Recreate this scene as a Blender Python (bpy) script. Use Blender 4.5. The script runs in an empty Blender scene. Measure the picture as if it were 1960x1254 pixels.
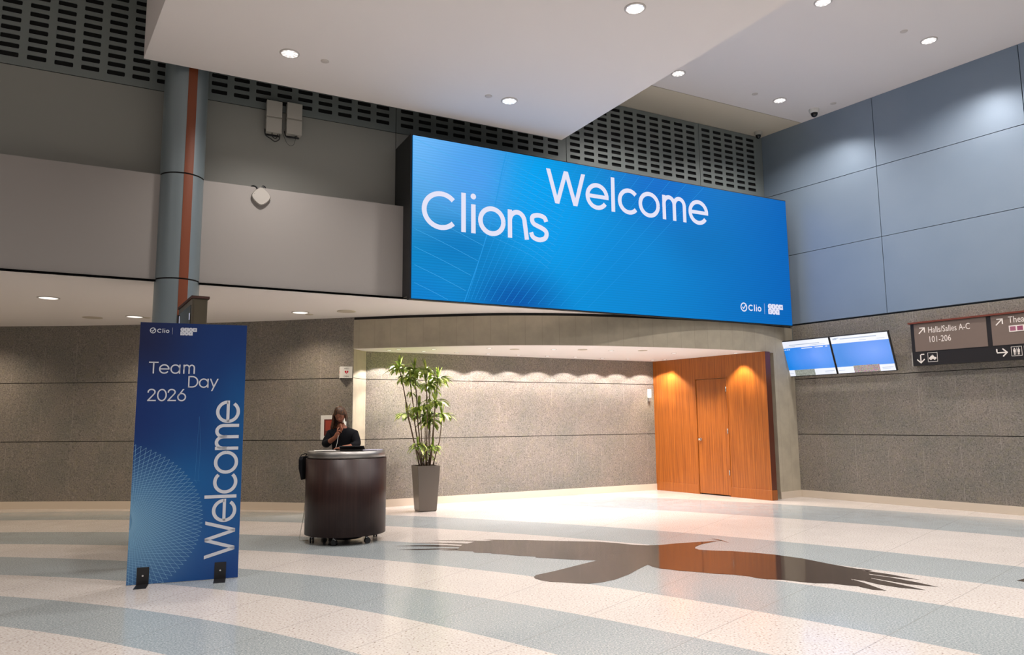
import bpy, bmesh, math, random
from mathutils import Vector, Matrix
random.seed(7)
S = bpy.context.scene
COL = S.collection
PI = math.pi
def R(a): return math.radians(a)

# ------------------------------------------------------------------ camera
F, PITCH, ROLL, EYE = 1401.4, 0.12651, -0.008726, 1.55
fw = Vector((0, math.cos(PITCH), math.sin(PITCH)))
_u = Vector((0, -math.sin(PITCH), math.cos(PITCH)))
_r = Vector((1, 0, 0))
rt = _r*math.cos(ROLL) + _u*math.sin(ROLL)
up = -_r*math.sin(ROLL) + _u*math.cos(ROLL)
cd = bpy.data.cameras.new('camera'); cd.sensor_width = 36; cd.lens = F/1960*36; cd.clip_end = 200
cam = bpy.data.objects.new('camera', cd); COL.objects.link(cam)
m = Matrix((rt, up, -fw)).transposed().to_4x4(); m.translation = Vector((0, 0, EYE))
cam.matrix_world = m
S.camera = cam

# ------------------------------------------------------------------ world, exposure
S.view_settings.view_transform = 'Standard'; S.view_settings.look = 'None'
S.view_settings.gamma = 1; S.view_settings.exposure = 0.0
S.view_settings.use_curve_mapping = False
S.cycles.use_denoising = True
S.cycles.max_bounces = 8; S.cycles.diffuse_bounces = 5; S.cycles.glossy_bounces = 4
S.cycles.sample_clamp_indirect = 6
W = bpy.data.worlds.new('hall_ambient'); S.world = W; W.use_nodes = True
W.node_tree.nodes['Background'].inputs[0].default_value = (1.0, 0.97, 0.98, 1)
W.node_tree.nodes['Background'].inputs[1].default_value = 0.24

def ray(px, py): return fw + rt*((px-980)/F) - up*((py-627)/F)
def at_z(px, py, z):
    d = ray(px, py); t = (z-EYE)/d.z
    return Vector((d.x*t, d.y*t, z))
def at_pl(px, py, n2, c):
    d = ray(px, py); t = c/(d.x*n2.x+d.y*n2.y)
    return Vector((d.x*t, d.y*t, EYE+d.z*t))

# plan directions: U runs along the screen wall, N away from the hall; B runs along the blue wall
def vdir(az): return Vector((math.sin(R(az)), math.cos(R(az)), 0))
U = vdir(62.7); N = Vector((-U.y, U.x, 0))
BU = vdir(143.7); BN = Vector((BU.y, -BU.x, 0))        # BN points into the hall
SOF, CEIL, SLAB = 3.42, 7.6, 6.35
N_BACK, N_BULK, N_LED = 11.06, 10.65, 10.30
BLUE = -13.42

def spot(name, loc, power, size=120, blend=.5, color=(1, .9, .8), radius=.08, target=None, group=None):
    l = bpy.data.lights.new(name, 'SPOT'); l.energy = power; l.spot_size = R(size); l.spot_blend = blend
    l.color = color; l.shadow_soft_size = radius
    o = bpy.data.objects.new(name, l); COL.objects.link(o); o.location = loc
    if target is not None:
        o.rotation_euler = (Vector(target)-Vector(loc)).to_track_quat('-Z', 'Y').to_euler()
    return o

# ------------------------------------------------------------------ materials
def mat(name, col=(.5, .5, .5), rough=.5, metal=0, emis=None, es=1, spec=.5, coat=0, trans=0):
    m = bpy.data.materials.new(name); m.use_nodes = True
    b = m.node_tree.nodes['Principled BSDF']
    b.inputs['Base Color'].default_value = (*col, 1); b.inputs['Roughness'].default_value = rough
    b.inputs['Metallic'].default_value = metal; b.inputs['Specular IOR Level'].default_value = spec
    b.inputs['Coat Weight'].default_value = coat
    b.inputs['Transmission Weight'].default_value = trans
    if emis: b.inputs['Emission Color'].default_value = (*emis, 1); b.inputs['Emission Strength'].default_value = es
    return m
def sr(r, g, b):
    def f(c):
        c /= 255
        return c/12.92 if c <= .04045 else ((c+.055)/1.055)**2.4
    return (f(r), f(g), f(b))
class NT:
    """small helper over a node tree"""
    def __init__(s, m): s.t = m.node_tree; s.n = s.t.nodes; s.l = s.t.links; s.b = s.n['Principled BSDF']
    def new(s, k, **kw):
        o = s.n.new(k)
        for a, v in kw.items(): setattr(o, a, v)
        return o
    def put(s, sock, v):
        if hasattr(v, 'is_output') or hasattr(v, 'links'): s.l.new(v, sock)
        else: sock.default_value = v
    def math(s, op, a, b=0., c=0., clamp=False):
        o = s.new('ShaderNodeMath', operation=op, use_clamp=clamp)
        s.put(o.inputs[0], a); s.put(o.inputs[1], b)
        if len(o.inputs) > 2: s.put(o.inputs[2], c)
        return o.outputs[0]
    def mix(s, f, a, b, mode='MIX'):
        o = s.new('ShaderNodeMix', data_type='RGBA', blend_type=mode)
        s.put(o.inputs['Factor'], f)
        for nm, v in ((6, a), (7, b)):
            if isinstance(v, tuple): o.inputs[nm].default_value = (*v, 1) if len(v) == 3 else v
            else: s.l.new(v, o.inputs[nm])
        return o.outputs[2]
    def noise(s, vec, scale, detail=2, rough=.5):
        o = s.new('ShaderNodeTexNoise'); o.inputs['Scale'].default_value = scale; o.inputs['Detail'].default_value = detail
        o.inputs['Roughness'].default_value = rough
        s.l.new(vec, o.inputs['Vector']); return o.outputs['Fac']
    def ramp(s, f, stops):
        o = s.new('ShaderNodeValToRGB'); e = o.color_ramp.elements
        while len(e) < len(stops): e.new(.5)
        for i, (p, c) in enumerate(stops): e[i].position = p; e[i].color = (*c, 1)
        s.l.new(f, o.inputs[0]); return o.outputs[0]
    def pos(s): return s.new('ShaderNodeNewGeometry').outputs['Position']
    def uv(s): return s.new('ShaderNodeTexCoord').outputs['UV']
    def sep(s, v):
        o = s.new('ShaderNodeSeparateXYZ'); s.l.new(v, o.inputs[0]); return o.outputs
    def map(s, v, sc=(1, 1, 1), loc=(0, 0, 0)):
        o = s.new('ShaderNodeMapping'); s.l.new(v, o.inputs[0]); o.inputs['Scale'].default_value = sc; o.inputs['Location'].default_value = loc
        return o.outputs[0]

# granite: grey-brown ground with dark, pale and pinkish grains; faint pale vertical seams by the wall's own u
def granite(name, base, polish=.35):
    m = mat(name, base, polish); k = NT(m); p = k.pos()
    f = k.noise(p, 48, 3, .7)
    a = k.ramp(f, [(.34, tuple(c*.42 for c in base)), (.43, tuple(c*.78 for c in base)), (.52, base), (.60, tuple(min(1, c*1.1) for c in base)), (.70, tuple(min(1, c*1.7) for c in base))])
    f2 = k.noise(p, 16, 3, .6)
    b = k.mix(k.math('MULTIPLY', k.math('SUBTRACT', f2, .50, clamp=True), 3.0, clamp=True), a, (base[0]*1.0, base[1]*1.02, base[2]*.82))
    f3 = k.noise(p, 1.6, 3)
    c = k.mix(1, b, k.ramp(f3, [(.3, (.86, .88, .86)), (.7, (1.08, 1.03, 1))]), 'MULTIPLY')
    uv = k.sep(k.uv())
    d = k.math('ABSOLUTE', k.math('SUBTRACT', k.math('MODULO', k.math('ADD', uv[0], 61), .61), .305))
    seam = k.math('LESS_THAN', d, .0035)
    seam = k.math('MULTIPLY', seam, k.ramp(k.noise(p, 5, 1), [(.4, (0, 0, 0)), (.6, (1, 1, 1))]))
    c = k.mix(k.math('MULTIPLY', seam, .55), c, tuple(min(1, x*1.9) for x in base))
    k.l.new(c, k.b.inputs['Base Color'])
    k.b.inputs['Roughness'].default_value = polish
    return m
GR = granite('granite', sr(129, 123, 116))
GRD = GR

# concrete with faint board marks along the wall's u
CON = mat('board_marked_concrete', sr(176, 166, 145), .75); k = NT(CON); p = k.pos(); uv = k.sep(k.uv())
x = k.math('MODULO', k.math('ADD', uv[0], 50), .30)
ln = k.math('LESS_THAN', x, .006)
cid = k.math('FLOOR', k.math('DIVIDE', k.math('ADD', uv[0], 50), .30))
wn = k.new('ShaderNodeTexWhiteNoise', noise_dimensions='1D'); k.l.new(cid, wn.inputs['W'])
c = k.mix(k.math('MULTIPLY', wn.outputs[0], .22), sr(176, 166, 146), sr(150, 141, 122))
c = k.mix(1, c, k.ramp(k.noise(p, 3.5, 5, .6), [(.3, (.86, .86, .86)), (.7, (1.06, 1.06, 1.06))]), 'MULTIPLY')
c = k.mix(k.math('MULTIPLY', ln, .4), c, sr(120, 112, 95))
k.l.new(c, k.b.inputs['Base Color'])

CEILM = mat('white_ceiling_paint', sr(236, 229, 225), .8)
CEILB = mat('warm_white_ceiling_strip', sr(214, 204, 186), .8)  # warmer, darker ceiling tone for the perimeter strip
BULK = mat('warm_grey_wall_paint', sr(152, 146, 141), .6)
DARKW = mat('grey_wall_panel', sr(144, 144, 137), .5)
PERF = mat('slate_metal_panel', sr(122, 129, 127), .45, .15)
VOID = mat('black_void', (.004, .004, .004), .9)
BLU = mat('blue_grey_metal_panel', sr(138, 154, 171), .42, .45); k = NT(BLU)
k.l.new(k.mix(1, sr(138, 154, 171), k.ramp(k.noise(k.pos(), .9, 2), [(.3, (.93, .95, .96)), (.7, (1.04, 1.03, 1.02))]), 'MULTIPLY'), k.b.inputs['Base Color'])
COLM = mat('column_blue_grey_metal', sr(134, 146, 150), .34, .45)
COPPER = mat('rust_brown_strip', sr(118, 56, 24), .5)
GAP = mat('dark_shadow_gap', (.012, .011, .01), .8)
SKIRT = mat('cream_terrazzo_skirting', sr(206, 192, 174), .25)
WHITE = mat('white_plastic', sr(222, 220, 214), .4)
GREYP = mat('light_grey_plastic', sr(176, 172, 162), .45)
BLACK = mat('black_plastic', (.012, .012, .014), .4)
BLKF = mat('black_fabric', (.008, .008, .01), .9, spec=.15)
STEEL = mat('brushed_steel', (.36, .345, .33), .4, 1)
CHROME = mat('chrome', (.7, .7, .7), .12, 1)
PAPER = mat('white_paper', sr(225, 222, 216), .7)
RED = mat('red_print', sr(190, 20, 40), .5)
INK = mat('dark_print', sr(40, 34, 34), .6)

def woodm(name, c1, c2, c3, rough=.35):
    m = mat(name, c2, rough); k = NT(m); uvv = k.uv()
    v = k.map(uvv, (34, .7, 1)); f = k.noise(v, 1, 4, .6)
    v2 = k.map(uvv, (140, 2.2, 1)); f2 = k.noise(v2, 1, 3, .6)
    c = k.ramp(f, [(.3, c1), (.5, c2), (.7, c3)])
    c = k.mix(1, c, k.ramp(f2, [(.35, (.8, .78, .75)), (.65, (1.05, 1.05, 1.05))]), 'MULTIPLY')
    k.l.new(c, k.b.inputs['Base Color'])
    return m
WOOD = woodm('orange_veneer', sr(122, 66, 22), sr(150, 83, 27), sr(170, 98, 36))
WOODP = woodm('orange_plinth_veneer', sr(136, 74, 24), sr(152, 84, 28), sr(166, 96, 36))
DKWOOD = woodm('dark_brown_veneer', sr(38, 22, 20), sr(46, 28, 25), sr(56, 36, 31), .42)
DKWOOD.node_tree.nodes['Principled BSDF'].inputs['Specular IOR Level'].default_value = .3

# floor: terrazzo in concentric arcs, fine chips, thin radial seams
FLOOR = mat('terrazzo', (.8, .8, .8), .13); k = NT(FLOOR); p = k.pos(); sx = k.sep(p)
rings = [(-7.61, -4.21, 7.9), (-7.61, -4.21, 8.75), (-7.61, -4.21, 9.45), (-7.61, -4.21, 10.10), (-7.61, -4.21, 10.764), (-7.3289, -3.1108, 10.388), (-7.1945, -2.9412, 10.992), (-7.9480, -4.5714, 13.642),
         (-7.4976, -3.9712, 13.878), (-7.2008, -3.9006, 14.836), (-7.70, -4.36, 16.65), (-7.70, -4.36, 17.80), (-7.61, -4.21, 19.86), (-7.61, -4.21, 21.75), (-7.61, -4.21, 23.6)]
tot = None
for (cx, cy, rr) in rings:
    dx = k.math('SUBTRACT', sx[0], cx); dy = k.math('SUBTRACT', sx[1], cy)
    d = k.math('SQRT', k.math('ADD', k.math('MULTIPLY', dx, dx), k.math('MULTIPLY', dy, dy)))
    o = k.math('GREATER_THAN', d, rr)
    tot = o if tot is None else k.math('ADD', tot, o)
par = k.math('MODULO', tot, 2.)        # 1 -> blue-grey band
cream = k.ramp(k.noise(p, 60, 1, .4), [(.27, sr(132, 114, 100)), (.33, sr(194, 184, 176)), (.5, sr(204, 196, 189)), (.72, sr(217, 211, 206))])
blue = k.ramp(k.noise(p, 75, 3, .65), [(.28, sr(88, 98, 104)), (.40, sr(140, 149, 152)), (.54, sr(160, 167, 168)), (.70, sr(202, 204, 202))])
c = k.mix(par, cream, blue)
c = k.mix(1, c, k.ramp(k.noise(p, .8, 3), [(.3, (.95, .95, .95)), (.7, (1.02, 1.02, 1.02))]), 'MULTIPLY')
dx = k.math('SUBTRACT', sx[0], -7.61); dy = k.math('SUBTRACT', sx[1], -4.21)
ang = k.math('ARCTAN2', dy, dx); rad = k.math('SQRT', k.math('ADD', k.math('MULTIPLY', dx, dx), k.math('MULTIPLY', dy, dy)))
mm = k.math('MODULO', k.math('ADD', k.math('SUBTRACT', ang, R(43.6)), 6*R(8)*10), R(4.1))
dd = k.math('MULTIPLY', k.math('MINIMUM', mm, k.math('SUBTRACT', R(4.1), mm)), rad)
sm = k.math('MULTIPLY', k.math('LESS_THAN', dd, .004), .45)
c = k.mix(sm, c, sr(120, 118, 115))
k.l.new(c, k.b.inputs['Base Color'])
k.l.new(k.ramp(k.noise(p, 3, 3), [(.3, (.10, .10, .10)), (.7, (.17, .17, .17))]), k.b.inputs['Roughness'])

BIRD = mat('polished_dark_terrazzo', sr(58, 48, 44), .07, spec=.8)

# ------------------------------------------------------------------ mesh builder
class MB:
    def __init__(s): s.v = []; s.f = []; s.uv = []; s.sm = []; s.mi = []
    def face(s, pts, uv=None, smooth=False, mi=0):
        i = len(s.v); s.v += [Vector(p) for p in pts]; s.f.append(list(range(i, i+len(pts))))
        s.uv.append(uv or [(0, 0)]*len(pts)); s.sm.append(smooth); s.mi.append(mi)
        return s
    def hexa(s, b, t, mi=0):
        """b, t: four bottom and four top points, counter-clockwise seen from above"""
        ln = [0]
        for i in range(4): ln.append(ln[-1]+(b[(i+1) % 4]-b[i]).length)
        s.face([b[3], b[2], b[1], b[0]], [(p.x, p.y) for p in (b[3], b[2], b[1], b[0])], mi=mi)
        s.face(t, [(p.x, p.y) for p in t], mi=mi)
        for i in range(4):
            j = (i+1) % 4
            s.face([b[i], b[j], t[j], t[i]], [(ln[i], b[i].z), (ln[i+1], b[j].z), (ln[i+1], t[j].z), (ln[i], t[i].z)], mi=mi)
        return s
    def box(s, fr, a0, a1, b0, b1, z0, z1, mi=0):
        """fr = (origin, dirA, dirB)"""
        o, A, B = fr
        q = [o+A*a+B*b for a, b in ((a0, b0), (a1, b0), (a1, b1), (a0, b1))]
        if A.cross(B).z < 0: q.reverse()
        Z = Vector((0, 0, 1))
        n0 = len(s.f)
        s.hexa([p+Z*z0 for p in q], [p+Z*z1 for p in q], mi)
        # uv along A / z for the side faces
        for k_ in range(n0, len(s.f)):
            vs = [s.v[i] for i in s.f[k_]]
            nn = (vs[1]-vs[0]).cross(vs[2]-vs[0]).normalized()
            if abs(nn.z) < .5:
                D = A if abs(nn.dot(A)) < .5 else B
                s.uv[k_] = [((p-o).dot(D), p.z) for p in vs]
            else: s.uv[k_] = [((p-o).dot(A), (p-o).dot(B)) for p in vs]
        return s
    def prism(s, poly, z0, z1, mi=0):
        """poly: list of (x, y), extruded from z0 to z1"""
        a = sum(poly[i][0]*poly[(i+1) % len(poly)][1]-poly[(i+1) % len(poly)][0]*poly[i][1] for i in range(len(poly)))
        P = list(poly) if a > 0 else list(reversed(poly))
        s.face([(x, y, z1) for x, y in P], [(x, y) for x, y in P], mi=mi)
        s.face([(x, y, z0) for x, y in reversed(P)], [(x, y) for x, y in reversed(P)], mi=mi)
        L = 0
        for i in range(len(P)):
            a_, b_ = P[i], P[(i+1) % len(P)]; l = math.dist(a_, b_)
            s.face([(*a_, z0), (*b_, z0), (*b_, z1), (*a_, z1)], [(L, z0), (L+l, z0), (L+l, z1), (L, z1)], mi=mi); L += l
        return s
    def tube(s, path, r, n=8, caps=True, mi=0):
        path = [Vector(p) for p in path]; rs = r if isinstance(r, (list, tuple)) else [r]*len(path)
        rings_ = []; prev = None
        for i, p in enumerate(path):
            t = (path[min(i+1, len(path)-1)]-path[max(i-1, 0)]).normalized()
            if prev is None: a = t.orthogonal().normalized()
            else: a = (prev-t*prev.dot(t)).normalized()
            prev = a; b = t.cross(a)
            rings_.append([p+(a*math.cos(2*PI*j/n)+b*math.sin(2*PI*j/n))*rs[i] for j in range(n)])
        for i in range(len(rings_)-1):
            for j in range(n):
                q = (j+1) % n
                s.face([rings_[i][j], rings_[i][q], rings_[i+1][q], rings_[i+1][j]], smooth=True, mi=mi)
        if caps: s.face(list(reversed(rings_[0])), mi=mi); s.face(rings_[-1], mi=mi)
        return s
    def lathe(s, c, prof, n=32, a0=0, a1=2*PI, smooth=True, mi=0, close=True):
        """prof: (radius, z) pairs around vertical axis through c"""
        c = Vector(c); full = abs(a1-a0-2*PI) < 1e-6
        for j in range(n):
            t0 = a0+(a1-a0)*j/n; t1 = a0+(a1-a0)*(j+1)/n
            for i in range(len(prof)-1):
                (r0, z0), (r1, z1) = prof[i], prof[i+1]
                P = lambda r, t, z: c+Vector((r*math.cos(t), r*math.sin(t), z))
                pts = [P(r0, t0, z0), P(r0, t1, z0), P(r1, t1, z1), P(r1, t0, z1)]
                uv = [(r0*t0, z0), (r0*t1, z0), (r0*t1, z1), (r0*t0, z1)]
                if r0 < 1e-6: pts = pts[1:]; uv = uv[1:]
                elif r1 < 1e-6: pts = pts[:3]; uv = uv[:3]
                s.face(pts, uv, smooth=smooth, mi=mi)
        return s
    def ball(s, c, rx, ry, rz, n=12, m_=8, mi=0, rot=None):
        c = Vector(c)
        def P(i, j):
            th = PI*i/m_; ph = 2*PI*j/n
            v = Vector((rx*math.sin(th)*math.cos(ph), ry*math.sin(th)*math.sin(ph), rz*math.cos(th)))
            return c+(rot @ v if rot else v)
        for i in range(m_):
            for j in range(n):
                if i == 0: s.face([P(0, 0), P(1, j), P(1, j+1)], smooth=True, mi=mi)
                elif i == m_-1: s.face([P(i, j), P(m_, 0), P(i, j+1)], smooth=True, mi=mi)
                else: s.face([P(i, j), P(i+1, j), P(i+1, j+1), P(i, j+1)], smooth=True, mi=mi)
        return s
    def build(s, name, mats, parent=None, loc=None, bevel=0, seg=2, merge=True):
        L = parent.matrix_world.translation.copy() if parent is not None and loc is None else Vector(loc or (0, 0, 0))
        if parent is not None: L = Vector(parent['_o']) if '_o' in parent else L
        me = bpy.data.meshes.new(name)
        me.from_pydata([tuple(v-L) for v in s.v], [], s.f)
        uvl = me.uv_layers.new(name='UVMap'); i = 0
        for uvs in s.uv:
            for q in uvs: uvl.data[i].uv = q; i += 1
        for pl, sm_, mi in zip(me.polygons, s.sm, s.mi): pl.use_smooth = sm_; pl.material_index = mi
        for mm_ in (mats if isinstance(mats, (list, tuple)) else [mats]): me.materials.append(mm_)
        if merge:
            bm = bmesh.new(); bm.from_mesh(me); bmesh.ops.remove_doubles(bm, verts=bm.verts, dist=1e-5)
            bm.to_mesh(me); bm.free()
        me.update()
        o = bpy.data.objects.new(name, me); COL.objects.link(o)
        if parent is not None: o.parent = parent
        else: o.location = L
        o['_o'] = tuple(L)
        if bevel:
            b = o.modifiers.new('bevel', 'BEVEL'); b.width = bevel; b.segments = seg; b.limit_method = 'ANGLE'; b.angle_limit = R(40)
        return o

def thing(name, label, cat, loc, group=None):
    o = bpy.data.objects.new(name, None); COL.objects.link(o); o.location = loc; o.empty_display_size = .1
    o['label'] = label; o['category'] = cat; o['_o'] = tuple(loc)
    if group: o['group'] = group
    return o
def tag(o, label, cat, group=None):
    o['label'] = label; o['category'] = cat
    if group: o['group'] = group
    return o
def struct(o): o['kind'] = 'structure'; return o
def copy_thing(root, loc, label=None, rotz=None, group=None):
    c = root.copy(); COL.objects.link(c); c.location = loc
    if rotz is not None: c.rotation_euler = (0, 0, rotz)
    if label: c['label'] = label
    if group: c['group'] = group
    for ch in [o for o in bpy.data.objects if o.parent == root]:
        d = ch.copy(); COL.objects.link(d); d.parent = c
        for g in [o for o in bpy.data.objects if o.parent == ch]:
            e = g.copy(); COL.objects.link(e); e.parent = d
    return c
ORI = Vector((0, 0, 0))
FN = (ORI, U, N)           # screen-wall frame
FB = (ORI, BU, BN)         # blue-wall frame

# ------------------------------------------------------------------ stroke lettering (geometric sans)
def arc(cx, cy, rx, ry, a0, a1, n=22):
    return [(cx+rx*math.cos(R(a0+(a1-a0)*i/n)), cy+ry*math.sin(R(a0+(a1-a0)*i/n))) for i in range(n+1)]
def ribbon(path, w):
    """outline quads of a stroke of width w with butt ends"""
    n = len(path); L = []; Rr = []
    for i in range(n):
        def dr(a, b):
            d = Vector((b[0]-a[0], b[1]-a[1])); return d.normalized() if d.length else Vector((1, 0))
        if i == 0: t = dr(path[0], path[1]); k_ = 1
        elif i == n-1: t = dr(path[-2], path[-1]); k_ = 1
        else:
            t0 = dr(path[i-1], path[i]); t1 = dr(path[i], path[i+1]); t = (t0+t1).normalized() if (t0+t1).length > 1e-6 else t0
            k_ = min(2, 1/max(.35, t.dot(t0)))
        nn = Vector((-t.y, t.x))*w/2*k_; p_ = Vector(path[i])
        L.append(p_+nn); Rr.append(p_-nn)
    return [[Rr[i], Rr[i+1], L[i+1], L[i]] for i in range(n-1)]
def slant(x0, y0, x1, y1, w):
    """stroke with horizontal ends"""
    d = math.hypot(x1-x0, y1-y0); h = w*d/abs(y1-y0)/2
    q = [Vector((x0-h, y0)), Vector((x0+h, y0)), Vector((x1+h, y1)), Vector((x1-h, y1))]
    return [q if y1 > y0 else list(reversed(q))]
def bar(x0, y0, x1, y1): return [[Vector((x0, y0)), Vector((x1, y0)), Vector((x1, y1)), Vector((x0, y1))]]
def glyph(ch, w):
    h = w/2; X = .55; C = .70; r = lambda p_: ribbon(p_, w)
    if ch == 'C': return r(arc(.385, .35, .325, .35+.01-h, 43, 317, 36)), .76
    if ch == 'l': return bar(.085, 0, .085+w, .745), .085*2+w
    if ch == 'i':
        return bar(.085, 0, .085+w, X)+[[Vector((.085+h+.056*math.cos(2*PI*i/20), .70+.056*math.sin(2*PI*i/20))) for i in range(20)]], .085*2+w
    if ch == 'o': return r(arc(.315, .275, .285-h, .285-h, 0, 360, 36)), .63
    if ch == 'n': return bar(.08, 0, .08+w, X)+r([(.08+h, .27)]+arc(.285, .335, .285-.08-h, .225-h, 180, 0, 18)+[(.49, 0)]), .565
    if ch == 'm':
        q = bar(.08, 0, .08+w, X)
        for cx in (.265, .55): q += r([(cx-.142, .27)]+arc(cx, .355, .142, .205-h, 180, 0, 16)+[(cx+.142, 0)])
        return q, .77+w/2
    if ch == 's':
        P = [(.42, .40), (.385, .475), (.30, .52-h*.3), (.21, .52-h*.3), (.125, .475), (.105, .405), (.14, .335), (.23, .295), (.32, .265), (.405, .215), (.425, .145), (.39, .07), (.30, .03), (.21, .03), (.12, .07), (.08, .155)]
        return r(smooth_path(P)), .50
    if ch == 'e': return r(arc(.315, .275, .285-h, .285-h, 0, 325, 34))+bar(.05, .275-h*.9, .60-.002, .275+h*.9), .62
    if ch == 'c': return r(arc(.315, .275, .285-h, .285-h, 42, 318, 30)), .575
    if ch == 'a': return r(arc(.305, .275, .275-h, .285-h, 0, 360, 36))+bar(.58-w, 0, .58, X), .66
    if ch == 'T': return bar(.03, C-w, .55, C)+bar(.29-h, 0, .29+h, C), .56
    if ch == 'D': return bar(.085, 0, .085+w, C)+r([(.10, C-h), (.31, C-h)]+arc(.31, .35, .30, .35-h, 90, -90, 26)+[(.10, h)]), .71
    if ch == 'y': return slant(.075, X, .285, .03, w)+slant(.165, -.21, .50, X, w), .55
    if ch == 'W':
        return slant(.07, C, .27, 0, w)+slant(.27, 0, .485, C, w)+slant(.485, C, .70, 0, w)+slant(.70, 0, .90, C, w), .96
    if ch == '2': return r(smooth_path([(.075, .485), (.10, .60), (.20, .67), (.32, .665), (.42, .59), (.43, .48), (.36, .37)]))+slant(.085, w*.6, .385, .40, w*.95)+bar(.05, 0, .50, w), .555
    if ch == '0': return r(arc(.31, .35, .26-h, .36-h, 0, 360, 36)), .62
    if ch == '6': return r(arc(.30, .235, .24-h, .245-h, 0, 360, 32))+slant(.115, .30, .385, C, w*.95), .585
    if ch == 'E': return bar(.085, 0, .085+w, C)+bar(.085, 0, .45, w)+bar(.085, .35-h, .42, .35+h)+bar(.085, C-w, .45, C), .5
    if ch == 'A': return slant(.06, 0, .33, C, w)+slant(.33, C, .60, 0, w)+bar(.17, .17, .49, .17+w), .66
    if ch == 'M': return bar(.08, 0, .08+w, C)+bar(.66-w, 0, .66, C)+slant(.37, .10, .08+h, C, w)+slant(.37, .10, .66-h, C, w), .74
    if ch == 'Y': return slant(.30, .28, .06, C, w)+slant(.30, .28, .54, C, w)+bar(.30-h, 0, .30+h, .32), .6
    return [], .3
def smooth_path(P, n=4):
    out = []
    for i in range(len(P)-1):
        p0, p1, p2, p3 = P[max(0, i-1)], P[i], P[i+1], P[min(len(P)-1, i+2)]
        for j in range(n):
            t = j/n
            out.append(tuple(.5*((2*p1[q])+(-p0[q]+p2[q])*t+(2*p0[q]-5*p1[q]+4*p2[q]-p3[q])*t*t+(-p0[q]+3*p1[q]-3*p2[q]+p3[q])*t**3) for q in (0, 1)))
    out.append(P[-1]); return out
def letters(text, w, width=None, em=1.):
    """faces of a word; its ink spans exactly `width` when given (spacing is adjusted, not the shapes)"""
    items = []; adv = 0
    for ch in text:
        q, a = glyph(ch, w); items.append((q, adv)); adv += a
    def ink(ex):
        xs = [p_.x+ad+ex*i for i, (q, ad) in enumerate(items) for f_ in q for p_ in f_]
        return min(xs), max(xs)
    ex = 0
    if width and len(text) > 1:
        a, b = ink(0); ex = (width/em-(b-a))/(len(text)-1)
        a, b = ink(ex)
    else: a, b = ink(0)
    return [[((p_.x+ad+ex*i-a)*em, p_.y*em) for p_ in f_] for i, (q, ad) in enumerate(items) for f_ in q]
def put_faces(mb, faces, org, X, Y, mi=0):
    for f_ in faces: mb.face([org+X*a+Y*b for a, b in f_], mi=mi)
    return mb
Z = Vector((0, 0, 1))
def font_text(text, size, depth=.002, width=None, shear=0):
    """Blender's built-in font as mesh faces in 2-D"""
    c = bpy.data.curves.new('t', 'FONT'); c.body = text; c.size = size; c.resolution_u = 3
    o = bpy.data.objects.new('t', c); COL.objects.link(o)
    dg = bpy.context.evaluated_depsgraph_get(); dg.update()
    me = bpy.data.meshes.new_from_object(o.evaluated_get(dg))
    fs = [[tuple(me.vertices[v].co[:2]) for v in p_.vertices] for p_ in me.polygons]
    bpy.data.objects.remove(o); bpy.data.curves.remove(c); bpy.data.meshes.remove(me)
    xs = [p_[0] for f_ in fs for p_ in f_]
    if width:
        k_ = width/(max(xs)-min(xs)); fs = [[((a-min(xs))*k_, b) for a, b in f_] for f_ in fs]
    return fs

# ================================================================== LARGE LIGHTS (downlights in view, with fittings further down, plus added unseen lamps for fill)
SLAB_L = [(-2.88, 9.06), (-.01, 10.55), (1.48, 8.07), (-1.39, 6.58), (.10, 4.10), (2.97, 5.59), (1.59, 1.62), (4.46, 3.11), (3.08, -.86)]
CEIL_L = [(6.79, 11.18), (5.17, 13.38), (4.60, 10.05), (2.97, 12.24), (6.1, 7.6), (8.42, 8.98), (7.6, 5.1), (9.9, 6.4), (-6.9, 4.2), (-6.2, 1.2)]  # entries past those with fittings are unseen lamps added as fill
HALL_W = 455
for x_, y_ in SLAB_L: spot('hall_lamp_or_fill', (x_, y_, SLAB-.03), HALL_W, 132, 1, (1, .94, .90), .12)
for x_, y_ in CEIL_L: spot('hall_lamp_or_fill', (x_, y_, CEIL-.03), HALL_W*1.35, 140, 1, (1, .94, .90), .1)

# ================================================================== STRUCTURE
def poly_interp(P, step=.35):
    P = [Vector((*p, 0)) for p in P]; out = []
    for i in range(len(P)-1):
        p0, p1, p2, p3 = P[max(0, i-1)], P[i], P[i+1], P[min(len(P)-1, i+2)]
        n_ = max(1, int((p2-p1).length/step))
        for j in range(n_):
            t = j/n_
            out.append(.5*((2*p1)+(-p0+p2)*t+(2*p0-5*p1+4*p2-p3)*t*t+(-p0+3*p1-3*p2+p3)*t**3))
    out.append(P[-1]); return out
def offset(P, d):
    """offset a plan polyline; positive = to the left of travel"""
    out = []
    for i, p in enumerate(P):
        t0 = (P[i]-P[i-1]).normalized() if i else (P[1]-P[0]).normalized()
        t1 = (P[i+1]-P[i]).normalized() if i < len(P)-1 else t0
        t = (t0+t1).normalized(); nn = Vector((-t.y, t.x, 0))
        out.append(p+nn*d/max(.3, t.dot(t0)))
    return out
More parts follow.
